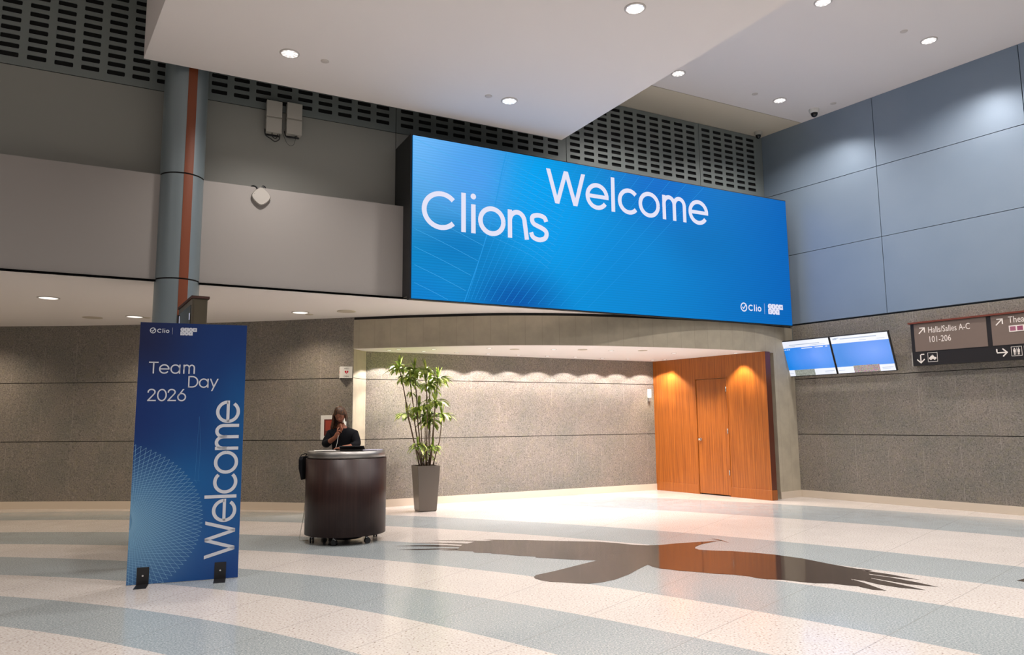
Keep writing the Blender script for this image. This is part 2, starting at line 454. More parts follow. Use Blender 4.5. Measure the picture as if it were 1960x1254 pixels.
def strip(mb, P, d0, d1, z0, z1, mi=0):
    """solid strip along P (travelling left to right as seen from the hall), from offset d0 (front) to d1 (back)"""
    A = offset(P, d0); B = offset(P, d1); L = 0
    for i in range(len(P)-1):
        l = (P[i+1]-P[i]).length
        a, b, c, d = A[i], A[i+1], B[i+1], B[i]
        q = lambda v, z: Vector((v.x, v.y, z))
        mb.face([q(a, z0), q(b, z0), q(b, z1), q(a, z1)], [(L, z0), (L+l, z0), (L+l, z1), (L, z1)], mi=mi)
        mb.face([q(c, z0), q(d, z0), q(d, z1), q(c, z1)], [(L+l, z0), (L, z0), (L, z1), (L+l, z1)], mi=mi)
        mb.face([q(a, z1), q(b, z1), q(c, z1), q(d, z1)], [(L, 0), (L+l, 0), (L+l, .3), (L, .3)], mi=mi)
        mb.face([q(d, z0), q(c, z0), q(b, z0), q(a, z0)], [(L, 0), (L+l, 0), (L+l, .3), (L, .3)], mi=mi)
        L += l
    q = lambda v, z: Vector((v.x, v.y, z))
    mb.face([q(B[0], z0), q(A[0], z0), q(A[0], z1), q(B[0], z1)], [(0, z0), (.2, z0), (.2, z1), (0, z1)], mi=mi)
    mb.face([q(A[-1], z0), q(B[-1], z0), q(B[-1], z1), q(A[-1], z1)], [(0, z0), (.2, z0), (.2, z1), (0, z1)], mi=mi)
    return mb
ROWS = [(.02, 1.226), (1.238, 2.324), (2.336, 3.42)]
def granite_wall(name, P, rows=ROWS):
    mb = MB()
    for z0, z1 in rows: strip(mb, P, 0, .05, z0, z1)
    strip(mb, P, .045, .2, 0, rows[-1][1], 1)
    return struct(mb.build(name, [GR, GAP]))

struct(MB().box((ORI, Vector((1, 0, 0)), Vector((0, 1, 0))), -22, 18, -10, 19, -.1, 0).build('floor', FLOOR))

LEFT = poly_interp([(-20, 12.2), (-16, 13.25), (-12.5, 13.75), (-9.5, 13.88), (-7.15, 13.80), (-4.82, 13.50), (-3.61, 13.23), (-2.84, 13.05)])
granite_wall('wall_left', LEFT)
struct(strip(MB(), LEFT, -.012, .01, 0, .137).build('baseboard_left', SKIRT))

ARC = poly_interp([(-2.84, 13.03), (-2.04, 12.86), (-1.3, 12.74), (-.21, 12.64), (.76, 12.72), (1.77, 12.94), (3.07, 13.40), (3.94, 13.78), (4.56, 14.10), (5.18, 14.48), (5.76, 14.90)], .3)
hd = strip(MB(), ARC, 0, .35, 2.85, 3.37); strip(hd, ARC, .03, .3, 3.37, 3.42, 1)
struct(hd.build('wall_header', [CON, GAP]))
PIER = [p for p in ARC if p.x > 5.02]
struct(strip(MB(), PIER, 0, .3, .0, 2.85).build('wall_pier', CON))
struct(strip(MB(), PIER, -.012, .01, 0, .13).build('baseboard_pier', SKIRT))
# return between the left granite wall and the niche
RET = [Vector((-2.838, 13.06, 0)), Vector((-2.70, 13.53, 0))]
rb = MB(); strip(rb, RET, 0, .12, 0, 1.228); strip(rb, RET, 0, .12, 1.236, 2.326); strip(rb, RET, 0, .12, 2.334, 2.85); strip(rb, RET, .01, .1, 0, 2.85, 1)
struct(rb.build('wall_return', [CON, GAP]))

# niche back wall
NB0 = U*3.79+N*13.25; NB1 = U*10.85+N*13.25
granite_wall('wall_back', [NB0, NB1], [(.02, 1.226), (1.238, 2.324), (2.336, 2.86)])
struct(strip(MB(), [NB0, U*10.45+N*13.25], -.012, .01, 0, .137).build('baseboard_back', SKIRT))
nc = [(p.x, p.y) for p in offset(ARC, .002)] + [(NB1.x, NB1.y+.1), (NB1.x-.1, NB1.y+.1), (NB0.x, NB0.y+.1)]
struct(MB().prism(nc, 2.846, 2.95).build('ceiling', CEILM))

# wood-panelled wall with a flush door
WA = Vector((3.294, 16.396, 0)); WB = Vector((4.914, 14.205, 0)); WU = (WB-WA).normalized(); WN = Vector((-WU.y, WU.x, 0))  # WN points into the wall
WL = (WB-WA).length; FW = (WA, WU, WN)
w = MB(); T = .155
w.box(FW, -.3, 1.0, 0, T, 0, 2.845); w.box(FW, 1.79, WL, 0, T, 0, 2.845); w.box(FW, 1.0, 1.79, 0, T, 2.385, 2.845)
struct(w.build('wall_wood', WOOD))
struct(MB().box(FW, WL+.0005, WL+.008, 0, T, 0, 2.845).build('end_shade_plate', mat('shaded_end_wood', sr(84, 40, 24), .4)))  # added plate; the end face's shade is put into its darker colour
w = MB(); w.box(FW, -.1, .985, -.015, 0, 0, .19); w.box(FW, 1.81, WL+.012, -.015, 0, 0, .19); w.box(FW, WL+.008, WL+.018, 0, T, 0, .19)
struct(w.build('baseboard_wood', WOODP, bevel=.004))
w = MB(); w.box(FW, .985, 1.004, -.012, .06, 0, 2.40); w.box(FW, 1.786, 1.805, -.012, .06, 0, 2.40); w.box(FW, 1.004, 1.786, -.012, .06, 2.381, 2.40)
struct(w.build('trim_1', WOODP))
d = struct(MB().box(FW, 1.010, 1.779, .004, .05, .025, 2.372).build('door_1', WOOD))
MB().box(FW, 1.004, 1.786, .05, .12, 0, 2.381).build('door_recess', GAP, d)
h_ = MB(); c_ = WA+WU*1.085+Z*1.13
h_.tube([c_+WN*.004, c_-WN*.012], .028, 20); h_.tube([c_-WN*.012, c_-WN*.035], .012, 12); h_.ball(c_-WN*.052, .026, .026, .026, 16, 10)
h_.build('handle', CHROME, d)['label'] = 'small round chrome knob'
for hz_ in (.42, 1.25, 2.10):
    hb = MB(); c_ = WA+WU*1.784-WN*.014+Z*hz_
    hb.tube([c_, c_+Z*.10], .009, 10); hb.box((c_, WU, WN), -.02, .02, .004, .007, 0, .10)
    hb.build('hinge', STEEL, d)

# soffit in front of the screen wall, up to the left granite wall and the concrete header
p0 = U*-14+N*(N_BULK+.012); p1 = U*11.93+N*(N_BULK+.012)
sf = [(p0.x, p0.y), (p1.x, p1.y), (5.95, 14.95), (5.9, 15.1)] + [(p.x, p.y) for p in reversed(offset(ARC, .1))] + [(p.x, p.y) for p in reversed(offset(LEFT, .03))]
struct(MB().prism(sf, SOF, 3.44).build('ceiling', CEILM))

# bulkhead (grey) and recessed upper wall
struct(MB().box(FN, -14, 11.93, N_BULK, 11.25, 3.45, 4.888).box(FN, -14, 11.93, N_BULK+.006, N_BULK+.014, 3.425, 3.452, 1).build('wall_bulkhead', [BULK, GAP]))
uw = MB()
for a, b in [(-14, -9.205), (-9.195, -6.005), (-5.995, -2.805), (-2.795, .395), (.405, 3.598), (3.608, 11.9)]:
    uw.box(FN, a, b, N_BACK, N_BACK+.03, 4.888, 6.232)
uw.box(FN, -14, 11.9, N_BACK+.03, N_BACK+.25, 4.888, 7.6, 1)
UW = struct(uw.build('wall_upper', [DARKW, VOID]))
def perforated(a, b, cols):
    mb = MB(); z0, z1 = 6.243, 7.592; ncol = len(cols); P_ = .31; Q = .122; r0 = 6.383; rows = [r0+Q*i for i in range(10)]
    n0 = N_BACK; dp = .014; hw, hh, rr = .109, .033, .014
    pt = lambda u_, z_, n_=n0: U*u_+N*n_+Z*z_
    ca, cb = cols[0]-P_/2, cols[-1]+P_/2; za, zb = rows[0]-Q/2, rows[-1]+Q/2
    def q(u0, u1, za_, zb_):
        if u1-u0 > 1e-4 and zb_-za_ > 1e-4: mb.face([pt(u0, za_), pt(u1, za_), pt(u1, zb_), pt(u0, zb_)])
    q(a, ca, z0, z1); q(cb, b, z0, z1); q(ca, cb, z0, za); q(ca, cb, zb, z1)
    for cx in cols:
        for cz in rows:
            quad = []
            for (sx_, sz_, a0) in ((1, 1, 0), (-1, 1, 90), (-1, -1, 180), (1, -1, 270)):
                quad.append([(cx+sx_*(hw-rr)+rr*math.cos(R(a0+45*i)), cz+sz_*(hh-rr)+rr*math.sin(R(a0+45*i))) for i in range(3)])
            mids = [(cx+hw, cz), (cx, cz+hh), (cx-hw, cz), (cx, cz-hh)]
            om = [(cx+P_/2, cz), (cx, cz+Q/2), (cx-P_/2, cz), (cx, cz-Q/2)]
            oc = [(cx+P_/2, cz+Q/2), (cx-P_/2, cz+Q/2), (cx-P_/2, cz-Q/2), (cx+P_/2, cz-Q/2)]
            for i in range(4):
                f_ = [om[i], oc[i], om[(i+1) % 4], mids[(i+1) % 4]]+list(reversed(quad[i]))+[mids[i]]
                mb.face([pt(*x_) for x_ in f_])
            lp = [x_ for qd in quad for x_ in qd]
            for i in range(len(lp)):
                j = (i+1) % len(lp)
                mb.face([pt(*lp[i]), pt(*lp[i], n0+dp), pt(*lp[j], n0+dp), pt(*lp[j])])
    for (u0, u1) in ((a, a), (b, b)):
        mb.face([pt(u0, z0), pt(u0, z1), pt(u0, z1, n0+dp), pt(u0, z0, n0+dp)])
    mb.face([pt(a, z0), pt(a, z0, n0+dp), pt(b, z0, n0+dp), pt(b, z0)])
    return mb.build('perforated_panel', PERF, UW)
for a, b in [(-9.2, -6.0), (-6.0, -2.8), (-2.8, .4), (.4, 3.603), (3.603, 6.868), (6.868, 10.066)]:
    perforated(a+.005, b-.005, [a+.19+.31*i for i in range(10)])
perforated(10.071, 11.84, [10.066+.19+.31*i for i in range(5)])

# blue wall above granite on the right
bw = MB()
for s0, s1 in [(-9.068, -6.645), (-6.635, -4.21), (-4.20, -1.775), (-1.765, .66), (.67, 3.1), (3.11, 5.55), (5.56, 9)]:
    for z0, z1 in [(3.452, 4.880), (4.890, 6.236), (6.246, 7.6)]:
        bw.box(FB, s0, s1, BLUE-.05, BLUE, z0, z1)
bw.box(FB, -9.068, 9, BLUE-.2, BLUE-.045, 3.44, 7.6, 1)
struct(bw.build('wall_right', [BLU, mat('joint_blue_grey', sr(60, 72, 84), .6)], bevel=.0015, seg=1))
g0 = BU*-9.55+BN*BLUE; g1 = BU*9+BN*BLUE
granite_wall('wall_right_base', [g0, g1])
struct(strip(MB(), [BU*-9.0+BN*BLUE, g1], -.012, .01, 0, .137).build('baseboard_right', SKIRT))
# metal corner bead between header and granite
struct(MB().box((Vector((5.735, 14.875, 0)), BU, BN), -.015, .01, -.005, .012, 2.6, 3.4).build('trim_2', PERF))

# main ceiling, its darker perimeter strip and the dropped slab
c1 = U*-14+N*10.1; c2 = U*12.1+N*10.1; e1 = BU*9.5+BN*(BLUE-.1)
struct(MB().prism([(c1.x, c1.y), (c2.x, c2.y), (e1.x, e1.y), (17, -10), (-18, -10)], CEIL, 7.75).build('ceiling', CEILM))
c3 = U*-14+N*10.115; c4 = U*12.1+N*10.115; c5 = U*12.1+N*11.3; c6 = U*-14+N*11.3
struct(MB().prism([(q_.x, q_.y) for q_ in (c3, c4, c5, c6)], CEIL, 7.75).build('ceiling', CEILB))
s1 = at_z(275, 112, SLAB); s2 = at_z(1075, 268, SLAB)
dR = vdir(150.5); dL = vdir(145.6)
s3 = s2+dR*22; s4 = s1+dL*19
struct(MB().prism([(q_.x, q_.y) for q_ in (s1, s2, s3, s4)], SLAB, CEIL-.002).build('ceiling', CEILM))

# round column
CC = Vector((-4.52, 9.73, 0)); CR = .279
col = thing('column', 'tall round blue-grey metal column with a rust brown strip behind the standing banner', 'column', CC)
cm = MB()
for z0, z1 in [(0, 3.44), (3.46, 4.878), (4.898, 7.6)]: cm.lathe(CC, [(CR, z0), (CR, z1)], 64)
cm.build('shaft', COLM, col)
cm = MB()
for z0 in (3.44, 4.878): cm.lathe(CC, [(CR, z0), (CR-.012, z0), (CR-.012, z0+.02), (CR, z0+.02)], 64)
cm.build('reveal_ring', GAP, col)
ca = R(-49)
cm = MB()
for z0, z1 in [(0, 3.44), (3.46, 4.878), (4.898, 7.6)]:
    cm.lathe(CC, [(CR-.004, z0), (CR+.004, z0), (CR+.004, z1), (CR-.004, z1)], 10, ca-.21, ca+.21, smooth=False)
cm.build('accent_strip', COPPER, col)['label'] = 'rust brown vertical strip'

# ================================================================== DOWNLIGHTS
LENS = mat('lit_lens', (.9, .9, .9), .3, emis=(1, .95, .9), es=1.15); k = NT(LENS)
LENSH = mat('lit_lamp', (.9, .9, .9), .3, emis=(1, .96, .92), es=2.2)
TRIM = mat('white_trim_ring', sr(205, 198, 192), .4)
REFL = mat('faceted_reflector', (.8, .78, .75), .25, .6, emis=(1, .95, .92), es=.62)
def downlight(label, loc, r=.125, group=None, lamp=True):
    t = thing('downlight', label, 'ceiling light', loc, group); L_ = Vector(loc)
    MB().lathe(L_, [(r*1.02, 0), (r*1.02, -.006), (r*.9, -.014), (r*.84, -.012), (r*.84, 0)], 36).build('trim_ring', TRIM, t)
    mb = MB(); n_ = 28
    for i in range(n_):
        a0, a1 = 2*PI*i/n_, 2*PI*(i+1)/n_; mi = i % 3 == 0
        P_ = lambda rr_, a_, z_: L_+Vector((rr_*math.cos(a_), rr_*math.sin(a_), z_))
        mb.face([P_(r*.85, a1, -.011), P_(r*.85, a0, -.011), P_(r*.36, a0, -.003), P_(r*.36, a1, -.003)], mi=1 if mi else 0)
    mb.build('reflector', [REFL, LENS], t)
    MB().lathe(L_, [(r*.38, -.003), (r*.34, -.010), (r*.2, -.014), (0, -.015)], 24).build('lamp_lens', LENSH, t)
    return t
G1 = 'downlights in the hall ceilings'
d0 = downlight('round downlight in the dropped ceiling slab, the one nearest the blue-grey column', (*SLAB_L[0], SLAB), group=G1)
for (x_, y_), lb in zip(SLAB_L[1:3], ['round downlight in the dropped slab near its pointed corner above the big screen', 'round downlight in the dropped slab at the top centre of the photo']):
    copy_thing(d0, (x_, y_, SLAB), lb)
for (x_, y_), lb in zip(CEIL_L[:4], ['round downlight in the high ceiling nearest the blue panelled wall at upper right', 'round downlight in the high ceiling beside the dome camera mounted by the blue wall',
                                     'round downlight in the high ceiling cut by the top edge of the photo', 'round downlight in the high ceiling half hidden by the slab edge']):
    copy_thing(d0, (x_, y_, CEIL), lb)

# concealed sprinkler covers
def disc(name, label, cat, loc, r, m_, group=None, h=.008):
    o = MB().lathe(Vector(loc), [(r, 0), (r, -h*.6), (r*.85, -h), (0, -h)], 24).build(name, m_, loc=loc)
    return tag(o, label, cat, group)
COVER = mat('cover_plate_paint', sr(205, 196, 188), .6)
for px, py, z_, lb in [(622, 117, SLAB, 'small round sprinkler cover beside the slab downlight nearest the column'), (935, 184, SLAB, 'small round sprinkler cover left of the downlight near the slab corner'),
                       (1730, 60, CEIL, 'small round sprinkler cover in the high ceiling left of the rightmost downlight'), (1445, 180, CEIL, 'small round sprinkler cover between two high ceiling downlights'),
                       (1595, 198, CEIL, 'small round sprinkler cover right of the dome camera on the ceiling')]:
    q_ = at_z(px, py, z_); disc('sprinkler_cover', lb, 'sprinkler cover', tuple(q_), .055, COVER, 'sprinkler covers in the hall ceilings')

# soffit lights (left)
SOFW = 150
DIM = mat('dim_lens', sr(196, 184, 166), .5)
LWARM = mat('warm_lit_lens', (.9, .9, .9), .3, emis=(1, .93, .84), es=1.3)
sl = []
for px, py, lb in [(93, 570, 'lit round soffit downlight at far left above the granite wall'), (258, 606, 'lit round soffit downlight just left of the column'), (575, 598, 'lit round soffit downlight between banner and big screen')]:
    q_ = at_z(px, py, SOF); t = thing('downlight', lb, 'ceiling light', q_, 'downlights in the low soffit')
    MB().lathe(q_, [(.15, 0), (.15, -.006), (.128, -.012), (.125, -.003)], 32).build('trim_ring', TRIM, t)
    MB().lathe(q_, [(.127, -.006), (0, -.006)], 32).build('lens', LWARM, t)
    spot('soffit_lamp_or_fill', (q_.x, q_.y, SOF-.03), SOFW, 140, .8, (1, .84, .66), .1)
for x_, y_ in [(-9.9, 12.9), (-10.2, 10.8)]: spot('soffit_lamp_or_fill', (x_, y_, SOF-.03), SOFW, 140, .8, (1, .84, .66), .1)  # added lamps out of view at the left, brightening the soffit
for px, py, r_, lb in [(177, 608, .16, 'unlit round fitting in the soffit above the left granite wall'), (663, 596, .16, 'unlit round fitting in the soffit near the screen'), (280, 608, .07, 'small round cover beside the soffit downlight left of the column'),
                       (592, 602, .07, 'small round cover beside the soffit downlight right of the banner')]:
    q_ = at_z(px, py, SOF); disc('ceiling_speaker' if r_ > .1 else 'sprinkler_cover', lb, 'ceiling fitting', tuple(q_), r_, DIM, 'unlit soffit fittings')

# niche lights: wall washers along the back wall, two over the wood wall, two over the plant
NL = 2.845
def small_light(loc, lb, grp, r=.055):
    t = thing('recessed_spotlight', lb, 'ceiling light', loc, grp); L_ = Vector(loc)
    MB().lathe(L_, [(r, 0), (r, -.005), (r*.8, -.008), (r*.78, -.002)], 24).build('trim_ring', TRIM, t)
    MB().lathe(L_, [(r*.8, -.004), (0, -.004)], 24).build('lens', LENSH, t)
    return t
ordn = ['first', 'second', 'third', 'fourth', 'fifth', 'sixth', 'seventh', 'eighth', 'ninth', 'tenth', 'eleventh']
q0 = None
for i in range(10):
    uu = 4.10+.665*i; P_ = U*uu+N*12.82+Z*NL
    q = small_light(tuple(P_), 'small recessed spotlight washing the niche back wall, %s from the left' % ordn[i], 'wall washing spotlights in the niche') if q0 is None else copy_thing(q0, tuple(P_), 'small recessed spotlight washing the niche back wall, %s from the left' % ordn[i])
    q0 = q0 or q
    spot('niche_lamp', P_-Z*.02, 92 if i else 95, 116, .15, (1, .90, .88), .03)
for (dist, lb, pw) in [(.36, 'small recessed spotlight over the far end of the orange wood wall', 105), (2.22, 'small recessed spotlight over the near end of the orange wood wall', 135)]:
    P_ = WA+WU*dist-WN*.22+Z*NL
    copy_thing(q0, tuple(P_), lb, group='spotlights over the wood wall')
    spot('wood_lamp', P_-Z*.03, pw, 90, .5, (1, .86, .60), .03, target=P_-Z*1+WN*.02)
for px, py in [(757, 684), (824, 682)]:
    P_ = Vector(((px-980)/1401*13.2, 13.12, NL))
for i, (x_, y_) in enumerate([(-2.05, 13.18), (-1.42, 13.22)]):
    copy_thing(q0, (x_, y_, NL), ['small recessed spotlight over the left crown of the potted plant', 'small recessed spotlight over the right crown of the potted plant'][i], group='spotlights over the plant')
    spot('plant_lamp', (x_, y_, NL-.02), 130, 95, .6, (1, .93, .82), .03)
for i, (px, py) in enumerate([(937, 666.5), (1060, 669), (1170, 671), (1290, 676)]):
    q_ = at_z(px, py, NL)
    copy_thing(q0, tuple(q_), 'recessed spotlight just behind the concrete header, %s from the left' % ordn[i], group='front row spotlights in the niche')
    spot('niche_lamp', q_-Z*.02, 285, 122, .6, (1, .90, .89), .05, target=q_-Z*1+N*.10)
for i, (px, py) in enumerate([(985, 668.6), (1115, 669.5), (1230, 671)]):
    q_ = at_z(px, py, NL)
    disc('ceiling_speaker', 'faint round cover in the niche ceiling, %s from the left' % ordn[i], 'ceiling fitting', tuple(q_), .09, DIM, 'covers in the niche ceiling')

# ================================================================== BIG SCREEN
LEDO = U*3.63+N*N_LED+Z*3.385; LW, LH = 7.975, 2.545
led = thing('video_wall', 'huge blue video wall reading Clions Welcome, mounted high on the grey wall', 'screen', U*7.6+N*10.5+Z*3.375)
FL = (ORI, U, N)
MB().box(FL, 3.60, 11.635, 10.325, 10.43, 3.372, 5.955).box(FL, 3.60, 11.635, 10.43, 10.645, 3.43, 5.955).box(FL, 3.60, 11.635, 10.645, 11.058, 4.892, 5.955).build('housing', mat('black_housing', (.012, .012, .013), .5), led)
LM = mat('video_image', (0.003, .003, .004), .7, spec=.04); k = NT(LM); uv = k.uv(); s_ = k.sep(uv)
def blob(cx, cy, rx, ry, pw=1.0):
    a = k.math('DIVIDE', k.math('SUBTRACT', s_[0], cx), rx); b = k.math('DIVIDE', k.math('SUBTRACT', s_[1], cy), ry)
    d = k.math('SQRT', k.math('ADD', k.math('MULTIPLY', a, a), k.math('MULTIPLY', b, b)))
    o = k.new('ShaderNodeMapRange', interpolation_type='SMOOTHSTEP'); k.l.new(d, o.inputs[0])
    o.inputs[1].default_value = 0; o.inputs[2].default_value = 1; o.inputs[3].default_value = pw; o.inputs[4].default_value = 0
    return o.outputs[0]
c = k.ramp(s_[0], [(0, sr(8, 138, 200)), (.35, sr(0, 142, 216)), (.6, sr(0, 130, 206)), (.8, sr(0, 114, 194)), (1, sr(0, 100, 186))])
c = k.mix(blob(.0, 1.0, .30, .75), c, sr(112, 186, 250))
c = k.mix(blob(.14, .80, .16, .45, .75), c, sr(74, 158, 240))
c = k.mix(blob(.27, .78, .13, .5, .9), c, sr(0, 168, 246))
c = k.mix(blob(.32, .55, .22, .55, .85), c, sr(0, 158, 238))
c = k.mix(blob(.10, .33, .16, .25, .75), c, sr(0, 118, 190))
c = k.mix(blob(.22, .02, .17, .34, .95), c, sr(0, 84, 168))
c = k.mix(blob(.02, .0, .14, .35, .7), c, sr(6, 122, 205))
c = k.mix(blob(.60, .95, .22, .5, .8), c, sr(0, 104, 200))
c = k.mix(blob(.50, .40, .22, .4, .55), c, sr(0, 134, 214))
c = k.mix(blob(.72, .55, .2, .3, .6), c, sr(0, 112, 186))
wv = k.new('ShaderNodeTexWave', wave_type='BANDS', bands_direction='Y'); k.l.new(k.map(uv, (1, 34, 1)), wv.inputs[0])
wv.inputs['Scale'].default_value = .55; wv.inputs['Distortion'].default_value = 2.2; wv.inputs['Detail'].default_value = 1
c = k.mix(1, c, k.ramp(wv.outputs['Fac'], [(0, (.93, .93, .93)), (1, (1.05, 1.05, 1.05))]), 'MULTIPLY')
k.l.new(c, k.b.inputs['Emission Color']); k.b.inputs['Emission Strength'].default_value = 1.0
mb = MB()
def lp(a, b, n_=N_LED): return U*(3.63+a)+N*n_+Z*(3.385+b)
mb.face([lp(0, 0), lp(LW, 0), lp(LW, LH), lp(0, LH)], [(0, 0), (1, 0), (1, 1), (0, 1)])
mb.face([lp(LW, 0, 10.325), lp(0, 0, 10.325), lp(0, LH, 10.325), lp(LW, LH, 10.325)])
for a, b in (((0, 0), (LW, 0)), ((LW, 0), (LW, LH)), ((LW, LH), (0, LH)), ((0, LH), (0, 0))):
    mb.face([lp(*b), lp(*a), lp(*a, 10.325), lp(*b, 10.325)])
scr = mb.build('screen', [LM], led)
TXT = mat('screen_white', (.004, .004, .004), .6, spec=.1, emis=sr(226, 226, 246), es=1)
LIN = mat('screen_pale_line', (.003, .003, .004), .6, spec=.05, emis=sr(70, 176, 236), es=1)
LIN2 = mat('screen_faint_line', (.003, .003, .004), .6, spec=.05, emis=sr(34, 152, 226), es=1)
tx = MB()
put_faces(tx, letters('Clions', .092, 2.239, .855), U*3.778+N*(N_LED-.004)+Z*4.49, U, Z)
tx.build('clions_text', TXT, scr, merge=False)
tx = MB(); put_faces(tx, letters('Welcome', .092, 3.539, .84), U*5.986+N*(N_LED-.004)+Z*5.178, U, Z)
tx.build('welcome_text', TXT, scr, merge=False)
def clio_logo(m_, par, O, X, Y, em):
    """ring with tick, the word and a divider; em = logo height"""
    ring = ribbon(arc(.5, .5, .42, .44, 0, 360, 32), .13); tick = ribbon([(.27, .52), (.45, .34), (.86, .84)], .12)
    for nm, fs in (('logo_ring', ring), ('logo_tick', tick), ('logo_divider', [[(3.58, -.1), (3.61, -.1), (3.61, 1.1), (3.58, 1.1)]])):
        put_faces(MB(), [[(p_[0]*em, p_[1]*em) for p_ in f_] for f_ in fs], O, X, Y).build(nm, m_, par, merge=False)
    put_faces(MB(), letters('Clio', .135, None, em*.98), O+X*em*1.16+Y*em*.14, X, Y).build('logo_word', m_, par, merge=False)
def tiles(m1, m2, par, O, X, Y, t, off):
    n_ = 0
    for row, word in ((1, 'TEAM'), (0, 'DAY')):
        for i, ch in enumerate(word):
            cx, cy = (i+.5)*t*.98, (row+.5)*t
            if (i+row) % 2 == 1 and n_ not in (0, 3): pts = [(cx+t*.54*math.cos(2*PI*j/18), cy+t*.54*math.sin(2*PI*j/18)) for j in range(18)]
            elif n_ == 0: pts = [(cx+t*.56*math.cos(2*PI*j/8+.39), cy+t*.56*math.sin(2*PI*j/8+.39)) for j in range(8)]
            else: pts = [(cx-t*.5, cy-t*.5), (cx+t*.5, cy-t*.5), (cx+t*.5, cy+t*.5), (cx-t*.5, cy+t*.5)]
            put_faces(MB(), [pts], O+off*n_*.15, X, Y).build('logo_tile', m1, par, merge=False)
            g, _ = glyph(ch, .10); xs = [p_.x for f_ in g for p_ in f_]; mid = (min(xs)+max(xs))/2
            e_ = t*.62
            put_faces(MB(), [[(cx+(p_.x-mid)*e_, cy+(p_.y-.35)*e_) for p_ in f_] for f_ in g], O+off*2, X, Y).build('tile_letter', m2, par, merge=False)
            n_ += 1
clio_logo(TXT, scr, U*10.235+N*(N_LED-.004)+Z*3.585, U, Z, .175)
tiles(TXT, mat('screen_tile_letter', (.003, .003, .004), .5, emis=sr(50, 90, 160), es=1), scr, U*10.96+N*(N_LED-.004)+Z*3.575, U, Z, .102, -N*.002)
# fine lines of the picture: a fan rising from the lower left, and long shallow lines at the left edge
def seg(mb, a, b, wd=.008, n_=N_LED-.002):
    P0, P1 = Vector(a), Vector(b); t_ = (P1-P0).normalized(); nn = Vector((-t_.y, t_.x))*wd/2
    mb.face([lp(*(P0-nn), n_), lp(*(P1-nn), n_), lp(*(P1+nn), n_), lp(*(P0+nn), n_)])
def cv(mb, pts, wd):
    pts = smooth_path(pts, 6)
    for i in range(len(pts)-1):
        if all(0 <= q_[0] <= LW and 0 <= q_[1] <= LH for q_ in (pts[i], pts[i+1])): seg(mb, pts[i], pts[i+1], wd)
def pxl(px, py):
    p = at_pl(px, py, N, N_LED); return (p.dot(U)-3.63, p.z-3.385)
def dens(P):
    out = []
    for a, b in zip(P, P[1:]): out += [tuple(Vector(a).lerp(Vector(b), t/3)) for t in range(3)]
    return out+[P[-1]]
fan = MB()
LE = [(889, 577), (911, 515), (927, 466), (944, 408), (961, 327), (970, 290)]
cv(fan, [pxl(*p) for p in LE], .014)
BOT = [893, 899, 906, 914, 923, 935, 948, 962, 975, 990, 1006, 1025, 1045, 1068, 1092, 1119]
for i, xb in enumerate(BOT):
    t = i/15; xt = xb+82+146*t**.7; yb = 573.5+(xb-788)*.0678-1; yt = 257.5+(xt-790)*.1795+1.5
    cv(fan, [pxl(xb+(xt-xb)*q+(4+10*t)*q*(1-q), yb+(yt-yb)*q) for q in (0, .2, .4, .6, .8, 1)], .0055)
fan.build('picture_line', LIN2, scr, merge=False)
sh = MB()
for i in range(9):
    y0 = 541-34.5*i; x1 = [857, 892, 902, 915, 925, 935, 943, 950, 955][i]
    cv(sh, [pxl(793, y0), pxl((793+x1)/2, y0+(x1-793)*.245), pxl(x1, y0+(x1-793)*.51)], .005)
for i in range(14):
    cv(sh, [pxl(958-3*i, 300+11*i), pxl(1010, 330+12*i-.0*i), pxl(1090-3*i, 372+11*i)], .0035)
sh.build('picture_line', LIN, scr, merge=False)

# ================================================================== FLOOR INLAY BIRD
def za(x, y): return at_z(740+x/2.97, 1000+y/2.97, .0015)
def zb(x, y): return at_z(1300+x/2.97, 1000+y/2.97, .0015)
bird = MB()
body = [za(*p) for p in [(430, 128), (500, 110), (600, 102), (700, 100), (800, 101), (1000, 106), (1200, 110), (1300, 117), (1400, 127), (1480, 131), (1560, 128), (1640, 120), (1760, 112), (1820, 109), (1905, 103), (1850, 112), (1790, 125), (1757, 138), (1752, 147), (1775, 155), (1850, 160)]]
body += [zb(*p) for p in [(300, 163), (430, 173), (540, 183), (700, 205), (850, 235), (960, 255), (1030, 266), (1065, 280), (1085, 300), (1092, 318), (1060, 334), (975, 322), (1010, 345), (1040, 364), (1000, 362), (940, 357), (870, 348), (770, 346), (700, 340), (590, 327), (500, 324), (430, 315), (400, 308), (300, 297), (200, 292), (130, 285), (0, 275)]]
body += [za(*p) for p in [(1600, 267), (1550, 262), (1510, 252), (1485, 241), (1440, 262), (1380, 295), (1300, 325), (1220, 342), (1150, 349), (1080, 347), (1000, 341), (930, 338), (880, 330), (845, 320), (836, 310), (850, 299), (950, 278), (1100, 240), (1195, 217), (1060, 212), (930, 205), (850, 200), (845, 195), (750, 190), (680, 183), (600, 178), (590, 175), (500, 172), (490, 165), (410, 162), (400, 156), (415, 140)]]
bird.face(body)
for P_ in [[(540, 97), (660, 99), (760, 103), (660, 105)], [(255, 101), (420, 102), (560, 105), (620, 106), (560, 112), (440, 107)], [(120, 117), (300, 115), (460, 120), (450, 128), (300, 120)],
           [(40, 134), (200, 130), (310, 129), (440, 134), (430, 141), (200, 136)], [(65, 155), (200, 151), (320, 147), (430, 148), (430, 154), (300, 154), (180, 157)], [(300, 159), (400, 151), (440, 160)],
           [(1780, 92), (1905, 101), (1905, 104), (1830, 96)], [(1835, 86), (1910, 102), (1950, 117), (1905, 105)]]:
    bird.face([za(*p)-Vector((0, 0, .0006)) for p in P_])
